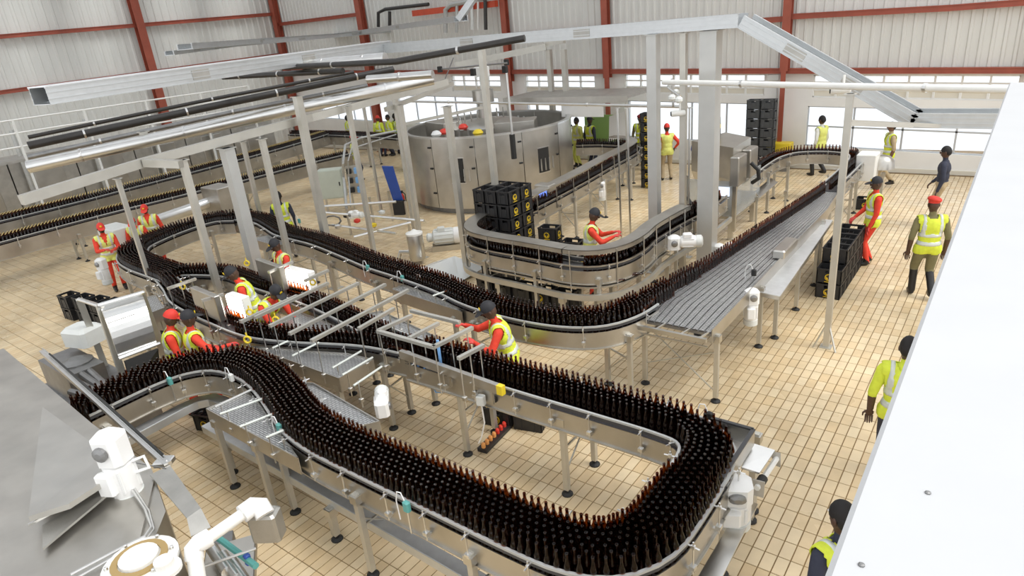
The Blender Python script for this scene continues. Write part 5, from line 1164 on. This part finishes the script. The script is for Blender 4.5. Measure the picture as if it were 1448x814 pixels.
    PEOPLE.append(dict(label=label, pos=Vector((pos[0], pos[1], base)), face=face, s=s, B=B, reg=reg, D=D, hip=hip, up=up_, TR=TR, neck=neck, head=head, HR=HR, hf=hf, hu=hu, mats=[skin, top, legs, 'shoe', 'hair', 'eye_white', glove or skin], vest=vest, cap=cap, bands=bands, cat=category, short=short, sl=sleeves or top, boots=boots))
def finish_people():
    tmp = []
    for p in PEOPLE:
        me = p['B'].mesh('tmp', 'skin'); o = bpy.data.objects.new('tmp', me); COL.objects.link(o)
        md = o.modifiers.new('r', 'REMESH'); md.mode = 'VOXEL'; md.voxel_size = .021; md.use_smooth_shade = True
        sm = o.modifiers.new('s', 'SMOOTH'); sm.factor = .5; sm.iterations = 3; tmp.append(o)
    dg = bpy.context.evaluated_depsgraph_get(); ev = [bpy.data.meshes.new_from_object(o.evaluated_get(dg)) for o in tmp]
    for o in tmp: m_ = o.data; bpy.data.objects.remove(o); bpy.data.meshes.remove(m_)
    for p, me in zip(PEOPLE, ev):
        n = len(me.vertices); co = np.empty(n*3, np.float32); me.vertices.foreach_get('co', co); co = co.reshape(-1, 3)
        no = np.array([v.normal[:] for v in me.vertices], np.float32)
        faces = [tuple(f.vertices) for f in me.polygons]
        fc = np.array([co[list(f)].mean(0) for f in faces])
        best = np.full(len(faces), 9.9); rg = np.zeros(len(faces), int); names = ['skin', 'torso', 'sleeve', 'legs', 'shoe', 'shin']
        for (a, c), r, k in p['reg']:
            a, c = np.array(a[:]), np.array(c[:]); d = c-a; t = np.clip(((fc-a)@d)/max(1e-9, d@d), 0, 1)[:, None]
            dist = np.linalg.norm(fc-(a+t*d), axis=1)/r
            w = dist < best; best[w] = dist[w]; rg[w] = names.index(k)
        mi = np.choose(rg, [0, 1, 1, 2, 3, 3])
        hip, up_ = np.array(p['hip'][:]), np.array(p['up'][:])
        tz = (fc-hip)@up_
        t = thing('person', p['label'], p['cat'], p['pos'], p['face']); t.scale = (p['s'],)*3
        b = MB(); b.v = [tuple(v) for v in co.tolist()]; b.f = faces[:]; b.mi = mi.tolist()
        o_ = len(b.v); b.v += p['D'].v; b.f += [tuple(i+o_ for i in f) for f in p['D'].f]; b.mi += p['D'].mi
        me2 = b.mesh('body', p['mats'], False); me2.polygons.foreach_set('use_smooth', [True]*len(b.f)); link('body', me2, t)
        ly = fc[:, 1]
        if p['vest']:
            m_ = ((rg == 1) | ((rg == 3) & (tz > -.13))) & (tz > -.13) & (tz < .52)
            nk = np.array(p['neck'][:]); m_ &= np.linalg.norm(fc-nk-up_*.0, axis=1) > .085
            m_ &= ~((rg == 1) & (np.abs(ly) > .205))
            fx = (fc-hip)@np.array((p['TR']@V(1, 0, 0))[:])
            m_ &= ~((fx > .03) & (np.abs(ly) < .05*np.clip((tz-.28)/.2, 0, 1)))
            def shellmesh(mask, off, nm, mk, parent):
                idx = np.where(mask)[0]
                if len(idx) == 0: return None
                used = sorted(set(i for f in idx for i in faces[f])); mp = {v: i for i, v in enumerate(used)}
                q = MB(); q.v = [tuple((co[i]+no[i]*off).tolist()) for i in used]; q.f = [tuple(mp[i] for i in faces[f]) for f in idx]; q.mi = [0]*len(q.f)
                me3 = q.mesh(nm, mk); me3.polygons.foreach_set('use_smooth', [True]*len(q.f)); ob = link(nm, me3, parent)
                sd_ = ob.modifiers.new('thickness', 'SOLIDIFY'); sd_.thickness = .009; sd_.offset = -1; return ob
            vo = shellmesh(m_, .020, 'vest', p['vest'], t)
            bm_ = m_ & (((tz > .03) & (tz < .085)) | ((tz > .17) & (tz < .225)) | ((tz > .225) & (np.abs(np.abs(ly)-.115) < .026)))
            if vo and p['bands']: shellmesh(bm_, .0235, 'reflective_band', p['bands'], vo)
        kind, ck = p['cap'] if p['cap'] else (None, None); H = p['head']; hf, hu = p['hf'], p['hu']; HR = p['HR']
        hb = MB(); prof = [(math.cos(PI/2*i/6), math.sin(PI/2*i/6)) for i in range(7)]; prof[-1] = (.03, 1)
        if kind in ('cap', None, 'hair'):
            r = (.108, .090, .125) if kind == 'cap' else (.103, .083, .124); z0 = .018 if kind == 'cap' else .01
            hb.lathe(prof, H+hu*z0-hf*.004, 14, mtx=HR@Matrix.Diagonal(Vector(r)))
            if kind != 'cap': hb.ell(H-hf*.035+hu*.0, (.075, .081, .09), 12, 8, HR)
            c = hb.build('cap' if kind == 'cap' else 'hair', ck or 'hair', t, True)
            if kind == 'cap':
                part('brim', ck, c, lambda q: q.ell(H+hf*.125+hu*.028, (.085, .078, .010), 14, 6, HR@Matrix.Rotation(.18, 3, 'Y')), True)
                part('badge', 'yellow_print', c, lambda q: q.ell(H+hf*.098+hu*.078, (.008, .026, .026), 10, 6, HR), True)
        elif kind == 'beret':
            hb.ell(H+hu*.085-hf*.01, (.12, .105, .055), 14, 8, HR@Matrix.Rotation(.25, 3, 'X')); hb.lathe([(.098, .03), (.1, .07)], H, 14, mtx=HR@Matrix.Diagonal(Vector((1, .84, 1)))); hb.build('beret', ck, t, True)
D2 = math.radians
def hp(px, py, z): q = P(px, py, z); return (q.x, q.y)
red = dict(top='overall_red', legs='overall_red', glove='glove_red')
q = hp(690, 418, 1.76)
person('worker in red with black cap and yellow vest gripping a bar above the return lane', (q[0]+.18, q[1]+.06), D2(222), lean=.30, lhand=(.42, .16, 1.22), rhand=(.52, -.12, 1.36), headdown=.25, **red)
person('inspector in black cap and yellow vest bending over the left light screen', hp(342, 372, 1.86), D2(238), lean=.28, lhand=(.33, .1, 1.0), rhand=(.33, -.1, 1.02), headdown=.35, base=.14, top='overall_red', legs='overall_red', glove='glove_red')
person('inspector bent low with arm reaching right between the inspection lanes', hp(366, 412, 1.52), D2(8), lean=.75, lhand=(.6, .1, .95), rhand=(.62, -.12, .95), headdown=.2, base=.10, **red)
person('inspector in red standing behind the rear light screen', hp(394, 335, 1.74), D2(262), lean=.12, lhand=(.32, .12, 1.1), rhand=(.32, -.1, 1.1), headdown=.35, vest='vest_pale', **red)
person('worker in red cap turned away beside the drum machine', hp(231, 447, 1.62), D2(60), h=1.7, lean=.08, cap=('cap', 'cap_red'), headdown=.4, lhand=(.3, .12, 1.0), rhand=(.3, -.12, 1.0), **red)
person('worker seen from behind pointing right beside the drum machine', hp(264, 447, 1.62), D2(75), h=1.7, cap=('cap', 'cap_black'), lhand=(.25, .2, 1.0), rhand=(.38, -.32, 1.15), **red)
person('worker in red cap at the outside of the far left bend', hp(142, 322, 1.55), D2(-15), h=1.68, lean=.15, cap=('cap', 'cap_red'), vest='vest_pale', lhand=(.35, .1, 1.1), rhand=(.4, -.1, 1.15), **red)
person('red capped worker nearer the conveyor in the far left pair', hp(189, 309, 1.50), D2(-40), h=1.62, lean=.3, cap=('cap', 'cap_red'), vest='vest_pale', headdown=.4, **red)
person('red capped worker standing behind in the far left pair', hp(206, 297, 1.55), D2(-35), h=1.72, lean=.1, cap=('cap', 'cap_red'), vest='vest_pale', headdown=.3, **red)
person('person in bright yellow vest seen from behind beside the middle lane', hp(392, 272, 1.72), D2(140), top='navy', legs='navy', cap=('hair', 'hair'))
person('worker in red cap and pale shirt by the dosing station', hp(497, 189, 1.78), D2(60), top='pale_shirt', legs='navy', vest='vest_pale', cap=('cap', 'cap_red'))
person('packer in black cap working inside the packing loop', hp(832, 297, 1.70), D2(30), lean=.12, lhand=(.44, .1, 1.22), rhand=(.44, -.12, 1.2), headdown=.35, vest='vest_pale', top='overall_red', legs='overall_red', glove='glove_red')
person('visitor in maroon beret half hidden by the crate column', hp(905, 163, 1.72), D2(-80), top='olive', legs='olive', cap=('beret', 'beret_maroon'))
q = hp(931, 160, 1.74); person('visitor in maroon beret and olive uniform facing the window', (q[0], q[1]-1.0), D2(60), h=1.76, top='olive', legs='olive', cap=('beret', 'beret_maroon'), boots=True)
person('visitor with hands on hips in red cap, pale vest and khaki trousers', hp(943, 176, 1.72), D2(125), legs='khaki', vest='vest_pale', bands=None, cap=('cap', 'cap_red'), lhand=(.02, .26, 1.0), rhand=(.02, -.26, 1.0), feet=((0, .13, 0), (0, -.13, 0)))
person('visitor in yellow vest walking under the white parapet, farther one', hp(1287, 480, 1.72), D2(100), top='vest_yellow', legs='navy', short=True, cap=('hair', 'hair'), stride=.15)
person('visitor in yellow vest under the white parapet, nearer one', hp(1196, 716, 1.72), D2(150), top='navy', legs='navy', cap=('hair', 'hair'))
person('officer in red beret and olive uniform walking away on the right', (-.93, 12.36), D2(112), h=1.76, top='olive', legs='olive', cap=('beret', 'cap_red'), stride=.14, short=True, boots=True)
person('worker in full red overalls standing beside the right crate stack', (-1.98, 13.72), D2(205), h=1.72, lhand=(.12, .22, .82), rhand=(.3, -.08, .95), feet=((.06, .1, 0), (-.04, -.1, 0)), top='overall_red', legs='overall_red', glove='glove_red')
person('man in khaki and yellow vest striding left along the back windows', (-2.66, 19.75), D2(205), h=1.74, top='khaki', legs='khaki', cap=('hair', 'hair'), stride=.2, short=True, skin='skin_mid')
person('visitor in pale shirt and dark boots behind the back bend', (-4.57, 20.75), D2(160), h=1.74, top='pale_shirt', legs='navy', vest='vest_pale', bands=None, cap=('hair', 'hair'), stride=.12, boots=True)
person('visitor in dark clothes at the right edge of the hall', hp(1340, 208, 1.72), D2(180), top='navy', legs='khaki', vest=None, cap=('hair', 'hair'), rhand=(.2, -.25, .9))
for lab, px, py, Y, kw in (
    ('visitor in yellow vest at the far windows, tallest of the group', 546, 152, 20.6, dict(top='vest_yellow', legs='navy', cap=('hair', 'hair'))),
    ('visitor in red cap and yellow vest at the far windows', 531, 152, 20.3, dict(top='vest_yellow', legs='navy', cap=('cap', 'cap_red'))),
    ('visitor in yellow vest apart on the left at the far windows', 489, 160, 20.4, dict(top='vest_yellow', legs='navy', cap=('hair', 'hair'))),
    ('visitor in black at the right of the far window group', 556, 155, 20.9, dict(top='navy', legs='navy', cap=('hair', 'hair'))),
    ('visitor in orange striped vest behind the filler', 749, 156, 20.7, dict(top='overall_red', legs='overall_red', vest='vest_pale', bands='band_orange', cap=('cap', 'cap_red'))),
    ('visitor in dark jacket behind the filler', 731, 158, 20.8, dict(top='navy', legs='navy', vest=None, cap=('hair', 'hair'))),
    ('visitor in black cap and yellow vest by the green board', 833, 161, 20.1, dict(top='navy', legs='navy', cap=('cap', 'cap_black'))),
    ('visitor in pale yellow vest left of the green board', 815, 166, 20.3, dict(top='vest_pale', legs='vest_pale', vest='vest_pale', cap=('hair', 'hair')))):
    q = PY(px, py, Y); person(lab, (q.x, Y), D2(random.choice((100, 70, 130, 250))), h=min(1.82, max(1.6, q.z)), **kw)
finish_people()
# ================================================================== floor tiles (small detail, last)
def tiles():
    w, l = TX/2-.0052, TY/2-.0046; z1 = 0.0; z0 = -.0058; bv = .0015
    v = np.array([(-w, -l, z0), (w, -l, z0), (w, l, z0), (-w, l, z0), (-w+bv, -l+bv, z1), (w-bv, -l+bv, z1), (w-bv, l-bv, z1), (-w+bv, l-bv, z1)], np.float32)
    f = np.array([(4, 5, 6, 7), (0, 1, 5, 4), (1, 2, 6, 5), (2, 3, 7, 6), (3, 0, 4, 7)], np.int32)
    ix = np.arange(math.floor((-30.4-TOX)/TX), math.ceil((6-TOX)/TX)); iy = np.arange(math.floor((0-TOY)/TY), math.floor((WY-TOY)/TY))
    X, Y = np.meshgrid((ix+.5)*TX+TOX, (iy+.5)*TY+TOY); C_ = np.stack([X.ravel(), Y.ravel(), np.zeros(X.size)], 1)
    # keep what the photograph can see, with a margin
    d = C_-np.array([0, 0, CAM_H]); dep = d@np.array(fwd); px = PPX+F_PX*(d@np.array(RT))/np.maximum(dep, .1); py = PPY-F_PX*(d@np.array(UP))/np.maximum(dep, .1)
    m_ = (dep > .5) & (px > -400) & (px < 1900) & (py < 1300); C_ = C_[m_]; px = px[m_]; py = py[m_]; dep = dep[m_]
    # the 300 largest tiles in open view
    dg = bpy.context.evaluated_depsgraph_get(); order = np.argsort(dep); sel = []
    for i in order:
        if len(sel) >= 300: break
        if not (100 < px[i] < 1326 and 5 < py[i] < 810): continue
        tgt = Vector(C_[i]); dr = (tgt-EYE); L = dr.length
        hit, loc, *_ = S.ray_cast(dg, EYE+dr.normalized()*.2, dr.normalized(), distance=L-.25)
        if not hit: sel.append(i)
    me = bpy.data.meshes.new('tile'); me.from_pydata(v.tolist(), [], f.tolist()); me.materials.append(M['tile'])
    for i in sel: link('tile', me, floor, (float(C_[i][0]), float(C_[i][1]), 0))
    rest = np.delete(C_, sel, 0); N = len(rest); hj = rng.uniform(-.0006, .0006, N)
    Vv = (v[None]+rest[:, None].astype(np.float32)); Vv[:, :, 2] += hj[:, None]
    F = (f.reshape(-1)[None]+np.arange(N, dtype=np.int32)[:, None]*8).reshape(-1)
    ms = bpy.data.meshes.new('tiles'); ms.vertices.add(N*8); ms.vertices.foreach_set('co', Vv.reshape(-1)); ms.loops.add(len(F)); ms.loops.foreach_set('vertex_index', F)
    ms.polygons.add(N*5); ms.polygons.foreach_set('loop_start', np.arange(0, N*20, 4, dtype=np.int32)); ms.polygons.foreach_set('loop_total', np.full(N*5, 4, np.int32)); ms.polygons.foreach_set('use_smooth', np.zeros(N*5, bool)); ms.materials.append(M['tile']); ms.update(calc_edges=True)
    o = link('tiles', ms, floor); o['kind'] = 'stuff'
    print('TILES', N, len(sel))
tiles()
